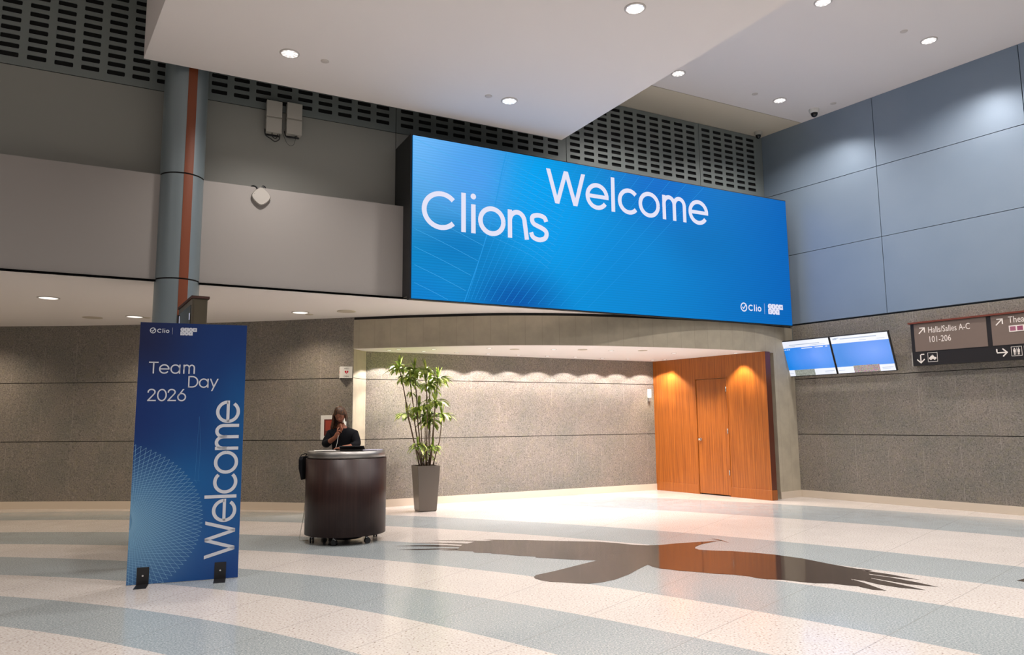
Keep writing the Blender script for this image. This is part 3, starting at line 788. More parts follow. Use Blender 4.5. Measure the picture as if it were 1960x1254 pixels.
for P_ in [[(1020, 263), (1100, 273), (1070, 279)], [(1055, 274), (1200, 295), (1370, 327), (1200, 309), (1075, 292)], [(1078, 296), (1200, 312), (1350, 340), (1478, 368), (1300, 351), (1150, 326), (1080, 314)],
           [(1085, 317), (1200, 340), (1300, 362), (1407, 386), (1250, 371), (1130, 352), (1055, 334)], [(985, 324), (1050, 343), (1120, 368), (1182, 389), (1100, 383), (1030, 368), (990, 352)]]:
    bird.face([zb(*p)-Vector((0, 0, .0006)) for p in P_])
for f_, uvq in zip(bird.f, bird.uv):
    q_ = [bird.v[i] for i in f_]
    if sum(q_[i].x*q_[(i+1) % len(q_)].y-q_[(i+1) % len(q_)].x*q_[i].y for i in range(len(q_))) < 0: f_.reverse()
tag(bird.build('bird_inlay', BIRD, merge=False), 'dark polished flying bird silhouette inlaid in the striped terrazzo floor', 'floor inlay')
b2 = MB(); b2.face([zb(*p) for p in [(1918, 331), (1975, 340), (2100, 352), (2100, 318), (1975, 317)]])
if (b2.v[1]-b2.v[0]).cross(b2.v[2]-b2.v[0]).z < 0: b2.f[0].reverse()
tag(b2.build('bird_inlay', BIRD, merge=False), 'dark pointed feather tip inlaid in the floor at the right edge', 'floor inlay')

# ================================================================== STANDING BANNER
BA = Vector((-3.743, 7.311, 0)); BB = Vector((-2.792, 7.651, 0)); BX = (BB-BA).normalized(); BXN = Vector((-BX.y, BX.x, 0)); BWD = 1.01; BH = 2.568
ban = thing('welcome_banner', 'tall blue upright banner board reading Team Day 2026 Welcome on the floor', 'banner', (BA+BB)/2)
PM = mat('printed_blue', (.02, .1, .3), .38); k = NT(PM); uv = k.uv(); s_ = k.sep(uv)
def blob2(cx, cy, rx, ry, pw=1.0):
    a = k.math('DIVIDE', k.math('SUBTRACT', s_[0], cx), rx); b = k.math('DIVIDE', k.math('SUBTRACT', s_[1], cy), ry)
    d = k.math('SQRT', k.math('ADD', k.math('MULTIPLY', a, a), k.math('MULTIPLY', b, b)))
    o = k.new('ShaderNodeMapRange', interpolation_type='SMOOTHSTEP'); k.l.new(d, o.inputs[0])
    o.inputs[2].default_value = 1; o.inputs[3].default_value = pw; o.inputs[4].default_value = 0
    return o.outputs[0]
c = k.ramp(s_[1], [(0, sr(10, 74, 140)), (.35, sr(0, 84, 148)), (.6, sr(0, 54, 118)), (1, sr(0, 44, 104))])
c = k.mix(blob2(.0, .95, .75, .35, .95), c, sr(16, 24, 66))
c = k.mix(blob2(.0, .62, .5, .30, .8), c, sr(0, 38, 104))
c = k.mix(blob2(1.0, .60, .45, .35, .8), c, sr(0, 84, 144))
c = k.mix(blob2(.0, .20, .75, .34, .9), c, sr(104, 152, 188))
c = k.mix(blob2(.55, .40, .35, .12, .5), c, sr(0, 92, 156))
c = k.mix(blob2(1.0, .0, .5, .18, .8), c, sr(0, 54, 126))
k.l.new(c, k.b.inputs['Base Color'])
def bp(a, b, d=0): return BA+BX*a-BXN*d+Z*b
mb = MB()
q_ = [bp(0, .004), bp(BWD, .004), bp(BWD, BH), bp(0, BH)]
mb.face(q_, [(0, 0), (1, 0), (1, 1), (0, 1)], mi=0)
r_ = [p+BXN*.012 for p in q_]; mb.face(list(reversed(r_)), mi=1)
for i in range(4):
    j = (i+1) % 4; mb.face([q_[j], q_[i], r_[i], r_[j]], mi=1)
board = mb.build('board', [PM, mat('foam_board_edge', sr(150, 160, 170), .6)], ban)
PW = mat('printed_pale_grey', sr(205, 208, 216), .5); PL = mat('printed_light_blue', sr(140, 190, 222), .5); PL2 = mat('printed_mid_blue', sr(60, 130, 190), .5)
tx = MB(); O_ = lambda a, b: bp(a, b, .0015)
for w_, sw_, L_, em_, a_, b_ in (('Team', .074, .428, .169, .096, 2.052), ('Day', .074, .288, .169, .466, 1.912), ('2026', .074, .357, .173, .096, 1.775)):
    put_faces(MB(), letters(w_, sw_, L_, em_), O_(a_, b_), BX, Z).build('lettering', PW, board, merge=False)
# 'Welcome' runs upwards: letter x -> up, letter y -> towards the left
put_faces(MB(), letters('Welcome', .08, 1.58, .405), O_(.968, .202), Z, -BX).build('lettering', PW, board, merge=False)
clio_logo(PW, board, O_(.088, 2.458), BX, Z, .058)
tiles(PW, mat('printed_tile_letter', sr(30, 50, 100), .5), board, O_(.372, 2.446), BX, Z, .039, -BXN*.0006)
# crossing line pattern: chords of a tall oval, kept inside the board
cr = MB()
def clipseg(a, b):
    ax, ay = a; bx_, by_ = b; t0, t1 = 0., 1.; dx, dy = bx_-ax, by_-ay
    for p_, q_ in ((-dx, ax-.002), (dx, BWD-.002-ax), (-dy, ay-.006), (dy, BH-ay)):
        if abs(p_) < 1e-9:
            if q_ < 0: return None
        else:
            r__ = q_/p_
            if p_ < 0: t0 = max(t0, r__)
            else: t1 = min(t1, r__)
    return ((ax+dx*t0, ay+dy*t0), (ax+dx*t1, ay+dy*t1)) if t0 < t1 else None
ocx, ocy, orx, orz = -.34, .60, 1.0, .80
for i in range(120):
    a0 = R(i*3)
    for dA in (138,):
        a1 = a0+R(dA)
        cs = clipseg((ocx+orx*math.cos(a0), ocy+orz*math.sin(a0)), (ocx+orx*math.cos(a1), ocy+orz*math.sin(a1)))
        if not cs: continue
        P0, P1 = Vector(cs[0]), Vector(cs[1])
        if (P1-P0).length < .01: continue
        t_ = (P1-P0).normalized(); nn = Vector((-t_.y, t_.x))*.0011
        cr.face([O_(*(P0-nn))+BXN*.0008, O_(*(P1-nn))+BXN*.0008, O_(*(P1+nn))+BXN*.0008, O_(*(P0+nn))+BXN*.0008])
cr.build('line_pattern', PL, board, merge=False)
cr = MB()
for P_ in [[(.585, 1.62), (.575, 1.2), (.57, .98)], [(.585, 1.62), (.61, 1.35), (.60, .98)], [(.55, .985), (.62, .975)], [(.57, .99), (.59, .95)]]:
    for f_ in ribbon(P_, .0016): cr.face([O_(*p) for p in f_])
cr.build('line_pattern', PL2, board, merge=False)
for a in (.142, .842):
    fb = MB(); o_ = bp(a, 0); fr = (o_, BX, -BXN)
    fb.box(fr, -.054, .054, .0005, .0045, .004, .165); fb.box(fr, -.054, .054, .0005, .20, 0, .004)
    fb.box(fr, -.054, .054, -.09, -.0125, 0, .004); fb.box(fr, -.054, .054, -.0165, -.0125, .004, .165)
    f_ = fb.build('foot_bracket', BLACK, ban); f_['label'] = 'black angle foot bracket'
    MB().tube([o_+Z*.085-BXN*.0045, o_+Z*.085-BXN*.008], .008, 16).build('bolt', CHROME, f_)

# ================================================================== WAYFINDING TOTEM between banner and column
TM = mat('bronze_metal', sr(92, 84, 70), .35, .5); TCAP = mat('rust_brown_cap', sr(66, 32, 22), .6)
tv = vdir(-32.4); tw = Vector((tv.y, -tv.x, 0)); to = Vector((-3.72, 8.42, 0)); ft = (to, tv, tw)
tot_ = thing('wayfinding_totem', 'slim bronze wayfinding totem with a glossy display, half hidden behind the banner', 'sign', to)
MB().box(ft, 0, 1.04, 0, .165, 0, 3.0).build('body', TM, tot_, bevel=.004)
MB().box(ft, -.012, 1.05, -.012, .185, 3.0, 3.03).build('cap', TCAP, tot_)
MB().box(ft, -.004, 0, .018, .15, .1, 2.98).build('end_panel', mat('bronze_end_panel', sr(84, 76, 60), .45, .3), tot_)
MB().box(ft, .08, .96, -.006, 0, .9, 2.93).build('display', mat('glossy_dark_display', sr(60, 60, 56), .08, spec=.8), tot_)
DWH = mat('display_white', (.3, .3, .32), .3, emis=sr(190, 195, 220), es=.8)
for a0, a1, z0, z1 in [(.90, .935, 1.6, 2.90), (.68, .80, 2.50, 2.74), (.74, .86, 2.2, 2.52), (.12, .16, 2.76, 2.84), (.12, .16, 2.62, 2.70)]:
    MB().box(ft, a0, a1, -.0075, -.006, z0, z1).build('display_graphic', DWH, tot_)
MB().box(ft, .96, 1.04, -.02, -.006, 0, 2.92).build('edge_frame', mat('dark_bronze_edge', sr(40, 36, 34), .5), tot_)

# ================================================================== GREETER DESK
DC = Vector((-2.235, 9.97, 0))
desk = thing('greeter_podium', 'round dark brown podium on casters with a brushed steel rim', 'desk', DC)
A0, A1 = R(128), R(412)      # open towards the back
MB().lathe(DC, [(.525, .105), (.528, 1.075), (.505, 1.075), (.505, .105), (.525, .105)], 72, A0, A1).build('body_shell', DKWOOD, desk)
sb = MB(); sb.lathe(DC, [(.500, 1.075), (.512, 1.08), (.512, 1.168), (.500, 1.172), (.46, 1.172), (.46, 1.075), (.500, 1.075)], 72, A0, A1)
sb.build('steel_rim', STEEL, desk)
pts = [(DC.x+.46*math.cos(A0+(A1-A0)*i/48), DC.y+.46*math.sin(A0+(A1-A0)*i/48)) for i in range(49)]
MB().prism(pts, 1.145, 1.165).build('worktop', mat('grey_worktop', sr(112, 107, 101), .45), desk)
MB().prism([(DC.x+.40*math.cos(2*PI*i/40), DC.y-.04+.34*math.sin(2*PI*i/40)) for i in range(40)], .13, .16).build('lower_shelf', BLACK, desk)
MB().lathe(DC, [(0, .035), (.22, .035), (.24, .05), (.24, .105), (.20, .13), (0, .13)], 40).build('ballast_base', BLACK, desk)
for a in (-150, -95, -38, 38, 142):
    c_ = DC+Vector((.44*math.cos(R(a)), .44*math.sin(R(a)), 0)); cm = MB(); tdir = Vector((math.cos(R(a+70)), math.sin(R(a+70)), 0)); ax = Vector((-tdir.y, tdir.x, 0))
    for s__ in (-.016, .016): cm.tube([c_+ax*(s__-.009)+Z*.037, c_+ax*(s__+.009)+Z*.037], .037, 18)
    ca_ = cm.build('caster', BLACK, desk)
    fk = MB(); fk.tube([c_+Z*.06, c_+Z*.135-tdir*.012], .013, 10); fk.tube([c_+Z*.072-tdir*.02, c_+Z*.088+tdir*.012], .017, 10); fk.ball(c_+Z*.068, .024, .024, .016)
    fk.build('fork', CHROME, ca_)
# shoulder bag on the side of the desk, its strap and a loose cable
bgo = DC+Vector((-.55, -.04, 0))
bag = thing('shoulder_bag', 'black bag hanging on the left side of the round podium', 'bag', bgo+Z*.78)
bm_ = MB(); pr = [(.0, .80), (.02, .84), (.035, .95), (.05, 1.07), (.04, 1.10), (.0, 1.11)]
for i in range(2):
    pass
side = [(-.14, .80), (.14, .80), (.15, .95), (.15, 1.06), (.11, 1.10), (-.11, 1.10), (-.15, 1.06), (-.15, .95)]
F_ = [Vector((bgo.x+.012, bgo.y+a, b)) for a, b in side]; G_ = [Vector((bgo.x-(.008 if b < .85 else .045), bgo.y+a*.92, b)) for a, b in side]
bm_.face(F_); bm_.face(list(reversed(G_)))
for i in range(8):
    j = (i+1) % 8; bm_.face([F_[j], F_[i], G_[i], G_[j]])
bm_.build('bag_body', BLKF, bag, bevel=.006)
sm_ = MB(); sm_.tube(smooth_path3 := [bgo+Vector((-.03, -.10, 1.09)), bgo+Vector((-.025, -.09, 1.12)), bgo+Vector((.01, -.05, 1.135)), bgo+Vector((.03, 0, 1.13)), bgo+Vector((.02, .06, 1.13)), bgo+Vector((-.02, .09, 1.10))], .006, 6)
sm_.build('strap', BLKF, bag)
cb = MB(); cb.tube([bgo+Vector((.03, .05, .84)), bgo+Vector((.02, .03, .6)), bgo+Vector((.0, .0, .3)), bgo+Vector((-.03, -.02, .1)), bgo+Vector((-.035, -.03, .012)), bgo+Vector((-.0, -.03, .006)), bgo+Vector((.06, .02, .006))], .004, 6)
tag(cb.build('cable', GREYP), 'thin pale cable hanging to the floor beside the podium', 'cable')
# things on the desk
to_ = DC+Vector((.07, .10, 1.166))
lap = thing('laptop', 'black laptop lying half open on the podium top', 'laptop', to_)
lx = Vector((math.cos(R(4)), math.sin(R(4)), 0)); ly = Vector((-lx.y, lx.x, 0)); fl_ = (to_, lx, ly)
MB().box(fl_, -.165, .165, -.11, .11, 0, .016).build('base', BLACK, lap, bevel=.003)
ls = MB(); a_ = [to_+lx*-.165-ly*.11+Z*.018, to_+lx*.165-ly*.11+Z*.018, to_+lx*.165-ly*.20+Z*.062, to_+lx*-.165-ly*.20+Z*.062]
b_ = [p+Vector((0, .003, .007)) for p in a_]
ls.face(a_); ls.face(list(reversed(b_)))
for i in range(4): ls.face([a_[(i+1) % 4], a_[i], b_[i], b_[(i+1) % 4]])
ls.build('lid', BLACK, lap)
fp = (DC+Vector((-.27, -.10, 1.172)), Vector((math.cos(.3), math.sin(.3), 0)), Vector((-math.sin(.3), math.cos(.3), 0)))
tag(MB().box(fp, -.14, .14, -.10, .10, .001, .006).build('paper_stack', PAPER, loc=fp[0]), 'white papers on the left of the podium top', 'paper')
fp = (DC+Vector((.36, -.06, 1.172)), Vector((math.cos(-.2), math.sin(-.2), 0)), Vector((math.sin(.2), math.cos(.2), 0)))
tag(MB().box(fp, -.10, .10, -.10, .10, .001, .012).build('paper_stack', mat('lilac_paper', sr(190, 186, 205), .7), loc=fp[0]), 'pale lilac papers at the right of the podium top', 'paper')

# ================================================================== PERSON behind the podium
SKIN = mat('brown_skin', sr(150, 92, 66), .55); k = NT(SKIN)
HAIR = mat('brown_hair', sr(70, 42, 24), .5); k = NT(HAIR)
k.l.new(k.ramp(k.noise(k.map(k.pos(), (60, 60, 6)), 3, 3, .6), [(.35, sr(24, 14, 10)), (.52, sr(66, 40, 22)), (.68, sr(140, 94, 46))]), k.b.inputs['Base Color'])
SHIRT = mat('black_top', sr(14, 14, 19), .85, spec=.2); TROU = mat('dark_trousers', sr(24, 24, 30), .8)
PO = Vector((-2.395, 10.40, 0))
per = thing('person', 'person in a black top behind the podium, looking down, hand raised to the mouth', 'person', PO)
def skin_mesh(name, joints, edges, mats, parent, sub=2, extra=None, root=0):
    """joints: (x, y, z, r) relative to PO; grown with a Skin modifier and baked to one mesh"""
    me = bpy.data.meshes.new(name); me.from_pydata([j[:3] for j in joints], edges, [])
    o = bpy.data.objects.new(name, me); COL.objects.link(o)
    sk = o.modifiers.new('skin', 'SKIN'); sk.use_smooth_shade = True
    for v, j in zip(me.skin_vertices[0].data, joints):
        r_ = j[3]; v.radius = r_ if isinstance(r_, tuple) else (r_, r_); v.use_root = False
    me.skin_vertices[0].data[root].use_root = True
    sb_ = o.modifiers.new('sub', 'SUBSURF'); sb_.levels = sub; sb_.render_levels = sub
    dg = bpy.context.evaluated_depsgraph_get(); dg.update()
    nm = bpy.data.meshes.new_from_object(o.evaluated_get(dg)); bpy.data.objects.remove(o); bpy.data.meshes.remove(me)
    nm.name = name
    if extra:
        bm = bmesh.new(); bm.from_mesh(nm)
        for f_ in bm.faces: f_.smooth = True
        extra(bm); bm.to_mesh(nm); bm.free()
    nm.materials.clear()
    for m_ in mats: nm.materials.append(m_)
    for p_ in nm.polygons: p_.use_smooth = True
    ob = bpy.data.objects.new(name, nm); COL.objects.link(ob); ob.parent = parent
    ob['_o'] = tuple(PO); return ob
# joints (x right, y away, z up)
J = []; E_ = []
def j(x, y, z, r, p=None):
    J.append((x, y, z, r)); i = len(J)-1
    if p is not None: E_.append((p, i))
    return i
pel = j(0, .02, .93, (.15, .11)); wst = j(0, .03, 1.08, (.125, .095), pel); che = j(-.01, .03, 1.27, (.15, .105), wst); nb_ = j(-.015, .015, 1.425, (.09, .07), che)
nk = j(-.018, -.01, 1.49, .052, nb_); nk2 = j(-.018, -.035, 1.545, .052, nk)
shl = j(-.165, .02, 1.385, .062, nb_); ell = j(-.225, -.085, 1.235, .046, shl)   # the person's right arm (left in the picture)
wrl = j(-.055, -.225, 1.335, .030, ell); hl = j(-.005, -.235, 1.395, .034, wrl); hl2 = j(.018, -.225, 1.435, .030, hl)
shr = j(.155, .02, 1.375, .062, nb_); elr = j(.228, -.07, 1.235, .044, shr); wrr = j(.14, -.255, 1.215, .030, elr); hr_ = j(.085, -.30, 1.212, .028, wrr); hr2 = j(.045, -.325, 1.195, .024, hr_)
for sx_ in (-1, 1):
    hp = j(.085*sx_, .02, .86, .092, pel); kn = j(.095*sx_, .0, .50, .060, hp); an = j(.095*sx_, .05, .10, .042, kn); toe = j(.10*sx_, -.07, .045, .036, an); toe2 = j(.105*sx_, -.13, .035, .028, toe)
# fingers of the raised hand: curled towards the mouth, index raised
for k_, (dx, dz, up_) in enumerate([(.012, .045, .040), (.022, .030, .012), (.028, .012, .0), (.028, -.006, -.008)]):
    b0 = j(.018+dx*.6, -.245, 1.43+dz*.35, .0095, hl2); b1 = j(.030+dx*.9, -.262+.004*k_, 1.452+dz*.5, .009, b0); b2_ = j(.020+dx*.5, -.232+.006*k_, 1.462+dz*.5+up_*.9, .0082, b1); b3 = j(.008+dx*.3, -.205+.008*k_, 1.455+dz*.5+up_*1.2, .0072, b2_)
t1_ = j(-.012, -.262, 1.415, .0115, hl); t2_ = j(-.010, -.268, 1.452, .010, t1_); t3_ = j(.006, -.245, 1.478, .0088, t2_)
for k_, dx in enumerate((-.020, -.006, .009, .022)):
    b0 = j(.030, -.345+dx*.9, 1.198, .009, hr2); b1 = j(.0, -.36+dx*1.1, 1.200, .0085, b0); b2_ = j(-.018, -.362+dx*1.2, 1.192, .0075, b1); b3 = j(-.03, -.360+dx*1.2, 1.184, .0065, b2_)
t1_ = j(.075, -.275, 1.19, .011, hr_); t2_ = j(.045, -.268, 1.19, .0095, t1_); t3_ = j(.022, -.275, 1.188, .008, t2_)
HC = Vector((-.022, -.075, 1.655))
TILT = Matrix.Rotation(R(34), 3, 'X') @ Matrix.Rotation(R(-6), 3, 'Y')      # looking down
def head(bm):
    n_, m_ = 40, 32; base = []
    for i in range(m_+1):
        th = PI*i/m_; row = []
        for q in range(n_):
            ph = 2*PI*q/n_; x = math.sin(th)*math.cos(ph); y = math.sin(th)*math.sin(ph); z = math.cos(th)
            X_ = x*.073; Y_ = y*.092; Z_ = z*.112
            if z < 0: X_ *= 1-.42*(-z)**1.6; Y_ *= 1-.22*(-z)**2
            if y < -.3 and z < -.1: Y_ -= .010*min(1, -y)
            fx, fz = X_, Z_
            if y < 0:      # face side is -y
                nose = math.exp(-((fx/.011)**2))*max(0, 1-abs((fz+.016)/.030))
                Y_ -= .024*nose*(1.0 if fz < -.010 else .75)
                for e in (-.029, .029): Y_ += .011*math.exp(-(((fx-e)/.014)**2+((fz-.006)/.010)**2))
                Y_ -= .006*math.exp(-((fz-.026)/.010)**2)*math.exp(-(fx/.05)**2)
                Y_ -= .007*math.exp(-((fx/.020)**2+((fz+.054)/.007)**2)); Y_ += .004*math.exp(-((fx/.022)**2+((fz+.058)/.0025)**2))
                Y_ -= .008*math.exp(-((fx/.020)**2+((fz+.088)/.015)**2))
            row.append(bm.verts.new(HC+TILT @ Vector((X_, Y_, Z_))))
        base.append(row)
    for i in range(m_):
        for q in range(n_):
            f_ = bm.faces.new([base[i][q], base[i+1][q], base[i+1][(q+1) % n_], base[i][(q+1) % n_]]); f_.smooth = True
    for e in (-1, 1):      # ears
        c_ = HC+TILT @ Vector((e*.074, .008, -.004))
        g = bmesh.ops.create_uvsphere(bm, u_segments=12, v_segments=8, radius=1)
        for v in g['verts']: v.co = c_+TILT @ Vector((v.co.x*.010, v.co.y*.018, v.co.z*.030))
    bmesh.ops.remove_doubles(bm, verts=bm.verts, dist=1e-6)
body_ = skin_mesh('body', J, E_, [SKIN], per, 2, head, pel)
def P3(v): return PO+Vector(v)
# clothes: a long-sleeved top and trousers following the same joints
def sub_skin(name, ids, grow, m_, root, over=None):
    mp = {a: i for i, a in enumerate(ids)}
    jj = []
    for a in ids:
        x, y, z, r = J[a]; r = r if isinstance(r, tuple) else (r, r)
        if over and a in over: x, y, z = over[a]
        jj.append((x, y, z, (r[0]+grow, r[1]+grow)))
    ee = [(mp[a], mp[b]) for a, b in E_ if a in mp and b in mp]
    return skin_mesh(name, jj, ee, [m_], per, 2, None, mp[root])
cufl = tuple(Vector(J[ell][:3]).lerp(Vector(J[wrl][:3]), .60))
cufr = tuple(Vector(J[elr][:3]).lerp(Vector(J[wrr][:3]), .85))
sub_skin('black_top', [pel, wst, che, nb_, nk, shl, ell, wrl, shr, elr, wrr], .018, SHIRT, pel, {wrl: cufl, wrr: cufr, nk: (-.018, .005, 1.478)})
lg_ = [i for i, jn in enumerate(J) if i in (pel,)]
legs = [pel]
for sx_ in (-1, 1):
    legs += [i for i, jn in enumerate(J) if abs(jn[0]-.085*sx_) < 1e-6 and abs(jn[2]-.86) < 1e-6] + [i for i, jn in enumerate(J) if abs(jn[0]-.095*sx_) < 1e-6]
sub_skin('trousers', legs, .014, TROU, pel)
for sx_ in (-1, 1):
    MB().ball(P3((.10*sx_, -.055, .045)), .05, .125, .045, 16, 10).build('shoe', BLACK, per)
# hair: cap pulled back with a fall behind the left-hand shoulder in the picture
hm = MB()
def hp(th, ph, k_=1.0):
    x = math.sin(th)*math.cos(ph); y = math.sin(th)*math.sin(ph); z = math.cos(th)
    w_ = 1+.035*math.sin(ph*16)
    return PO+HC+TILT @ Vector((x*.083*w_*k_, y*.103*w_*k_+.004, z*.124*k_+.004))
n_ = 40
for i in range(12):
    for q in range(n_):
        ph0, ph1 = 2*PI*q/n_, 2*PI*(q+1)/n_
        def lim(ph): return R(58)+R(62)*((1+math.sin(ph))/2)**.6    # low at the back (+y), high at the brow (-y)
        a0, a1 = lim(ph0), lim(ph1)
        P_ = [hp(a0*i/12, ph0), hp(a0*(i+1)/12, ph0), hp(a1*(i+1)/12, ph1), hp(a1*i/12, ph1)]
        hm.face(P_ if i else P_[1:], smooth=True)
hc = PO+HC
for k_ in range(9):
    a = -0.075+.012*k_
    hm.tube([hc+Vector((a*.8, .075, .075-.004*k_)), hc+Vector((a*1.0-.01, .105, .0)), hc+Vector((a*1.15-.03, .105, -.085)), hc+Vector((a*1.2-.045, .085, -.17)), hc+Vector((a*1.1-.05, .07, -.25))], [.016, .022, .024, .02, .008], 8)
for k_ in range(7):      # side lock at the picture's left
    hm.tube([hc+Vector((-.062-.004*k_, -.04+.018*k_, .045)), hc+Vector((-.088, -.03+.018*k_, -.015)), hc+Vector((-.098, -.01+.014*k_, -.08)), hc+Vector((-.105, .01+.012*k_, -.15)), hc+Vector((-.10, .02+.01*k_, -.20))], [.010, .015, .016, .014, .005], 8)
for k_ in range(5):      # the other side
    hm.tube([hc+Vector((.058+.003*k_, -.035+.02*k_, .05)), hc+Vector((.080, -.03+.02*k_, -.01)), hc+Vector((.080, -.012+.02*k_, -.055)), hc+Vector((.074, .01+.015*k_, -.095))], [.010, .012, .011, .005], 8)
hm.build('hair', HAIR, per)
for e in (-1, 1):
    c_ = lambda a, b, d: hc+TILT @ Vector((a, d, b))
    MB().tube([c_(e*.014, .026, -.098), c_(e*.028, .030, -.094), c_(e*.044, .026, -.083)], [.002, .003, .0015], 6).build('eyebrow', HAIR, per)
    MB().tube([c_(e*.017, .000, -.087), c_(e*.029, -.004, -.087), c_(e*.041, .000, -.080)], [.0012, .0022, .0012], 6).build('eyelashes', HAIR, per)
mt = MB(); mt.tube([c_(-.020, -.056, -.094), c_(0, -.053, -.103), c_(.020, -.056, -.094)], [.002, .0042, .002], 8); mt.build('lips', mat('lip', sr(130, 66, 56), .5), per)
lc = MB(); lc.tube([P3((.005, -.25, 1.42)), P3((-.002, -.262, 1.34)), P3((-.012, -.268, 1.26)), P3((-.03, -.262, 1.20))], .0035, 6)
tag(lc.build('earphone_cable', WHITE, merge=False), "thin white earphone cable hanging from the person's raised hand", 'cable')

# ================================================================== POTTED PLANT
PC = Vector((-1.54, 13.09, 0))
pl = thing('potted_plant', 'tall leafy cane plant in a tapered dark grey square planter', 'plant', PC)
PM_ = mat('dark_grey_planter', sr(104, 96, 88), .35, .15); SOIL = mat('dark_soil', sr(40, 30, 24), .9)
ax_ = Vector((.915, .40, 0)).normalized(); ay_ = Vector((-ax_.y, ax_.x, 0))
def sq(h_, z_): return [PC+ax_*(a*h_)+ay_*(b*h_)+Z*z_ for a, b in ((-1, -1), (1, -1), (1, 1), (-1, 1))]
pm = MB()
prof_ = [(.142, 0), (.158, .018), (.203, .75), (.205, .785), (.190, .785), (.188, .74)]
for i in range(len(prof_)-1):
    a, b = sq(*prof_[i]), sq(*prof_[i+1])
    for q in range(4): pm.face([a[q], a[(q+1) % 4], b[(q+1) % 4], b[q]])
pm.face(list(reversed(sq(.142, 0))))
pm.build('planter', PM_, pl, bevel=.008, seg=3)
MB().face(sq(.188, .745)).build('soil', SOIL, pl)
hd_ = MB(); b_ = PC+ax_*.12-ay_*.10
hd_.tube([b_+Z*.74, b_+Z*.82, b_+ax_*.05+Z*.82, b_+ax_*.05+Z*.80], .005, 6); hd_.build('water_gauge', BLACK, pl)
CANE = mat('grey_brown_cane', sr(104, 84, 66), .7)
LEAF = mat('green_leaf', sr(96, 138, 40), .45); k = NT(LEAF)
k.l.new(k.ramp(k.noise(k.pos(), 9, 2), [(.35, sr(84, 112, 36)), (.5, sr(130, 152, 56)), (.65, sr(190, 200, 96))]), k.b.inputs['Base Color'])
k.b.inputs['Subsurface Weight'].default_value = 0
LEAF.node_tree.nodes['Principled BSDF'].inputs['Transmission Weight'].default_value = 0
rnd = random.Random(11)
def pp(px, py, dy):
    """a point at depth 13.09+dy seen at (px, py)"""
    d = ray(px, py); t = (PC.y+dy)/d.y; return Vector((d.x*t, d.y*t, EYE+d.z*t))
def leaf(mb, o, d, L, wd, droop):
    d = d.normalized(); s__ = d.cross(Z)
    s__ = s__.normalized() if s__.length > .05 else Vector((1, 0, 0))
    n_ = 6; prev = None; p = o.copy(); dd_ = d.copy()
    for i in range(n_+1):
        t = i/n_; w_ = wd*math.sin(PI*min(1, t*.92+.06))**.8*(1 if t < .98 else 0)
        nn = s__.cross(dd_).normalized()
        a, c_, b = p-s__*w_+nn*w_*.25, p.copy(), p+s__*w_+nn*w_*.25
        if prev:
            mb.face([prev[0], prev[1], c_, a], smooth=True); mb.face([prev[1], prev[2], b, c_], smooth=True)
        prev = (a, c_, b)
        p = p+dd_*(L/n_); dd_ = (dd_+Vector((0, 0, -droop/n_))).normalized()
def rosette(o, n, L, up_=.7, droop=1.6, spread=1.0):
    mb = MB()
    for i in range(n):
        ph = 2.4*i+rnd.uniform(-.3, .3); e = rnd.uniform(.15, 1.0)
        d = Vector((math.cos(ph)*spread, math.sin(ph)*spread, up_*e*1.2-.15))
        leaf(mb, o+Z*rnd.uniform(-.05, .03), d, L*rnd.uniform(.7, 1.1), L*.10*rnd.uniform(.8, 1.2), droop*rnd.uniform(.6, 1.2))
    # a short central spike of young leaves
    for i in range(3):
        leaf(mb, o, Vector((rnd.uniform(-.3, .3), rnd.uniform(-.3, .3), 1)), L*.75, L*.07, .3)
    return mb
# (base px, top px, top py, depth, side crowns [(t, n, L)])
canes = [(797, 764, 700, -.05, [(.50, 0, 0)]), (801, 784, 722, .06, []), (806, 793, 706, -.02, []), (812, 815, 706, -.10, []), (818, 838, 722, .0, []), (822, 822, 733, .1, []),
         (808, 802, 778, -.12, []), (815, 812, 792, .08, []), (819, 833, 768, -.14, []), (803, 779, 790, .10, []), (824, 846, 792, .05, []), (810, 800, 850, -.13, []), (818, 829, 852, -.08, []), (813, 815, 868, .1, []), (806, 822, 806, .12, [])]
for i, (bx_, tx_, ty_, dy, _s) in enumerate(canes):
    base_ = PC+ax_*((bx_-811)/17*.13)+ay_*rnd.uniform(-.10, .10)+Z*.74
    top_ = pp(tx_, ty_+4, dy*1.6)
    mid = base_.lerp(top_, .5)+Vector((rnd.uniform(-.03, .03)-.02*(1 if tx_ < bx_ else -1), 0, 0))
    path = [base_+(mid-base_)*t_ for t_ in (0, .5)]+[mid, mid.lerp(top_, .5)+Vector((rnd.uniform(-.012, .012), 0, 0)), top_]
    cn = MB(); cn.tube(path, [.013, .012, .011, .010, .008] if ty_ < 760 else [.011, .010, .009, .008, .007], 7)
    cn.build('cane', CANE, pl)
    L_ = .32 if ty_ < 830 else .24
    rosette(top_, 24 if ty_ < 740 else 26, L_, .75, 1.7).build('leaf_crown', LEAF, pl)
    if ty_ < 740:
        q_ = mid.lerp(top_, .72); rosette(q_, 7, .17, .3, 2.2).build('leaf_crown', LEAF, pl)

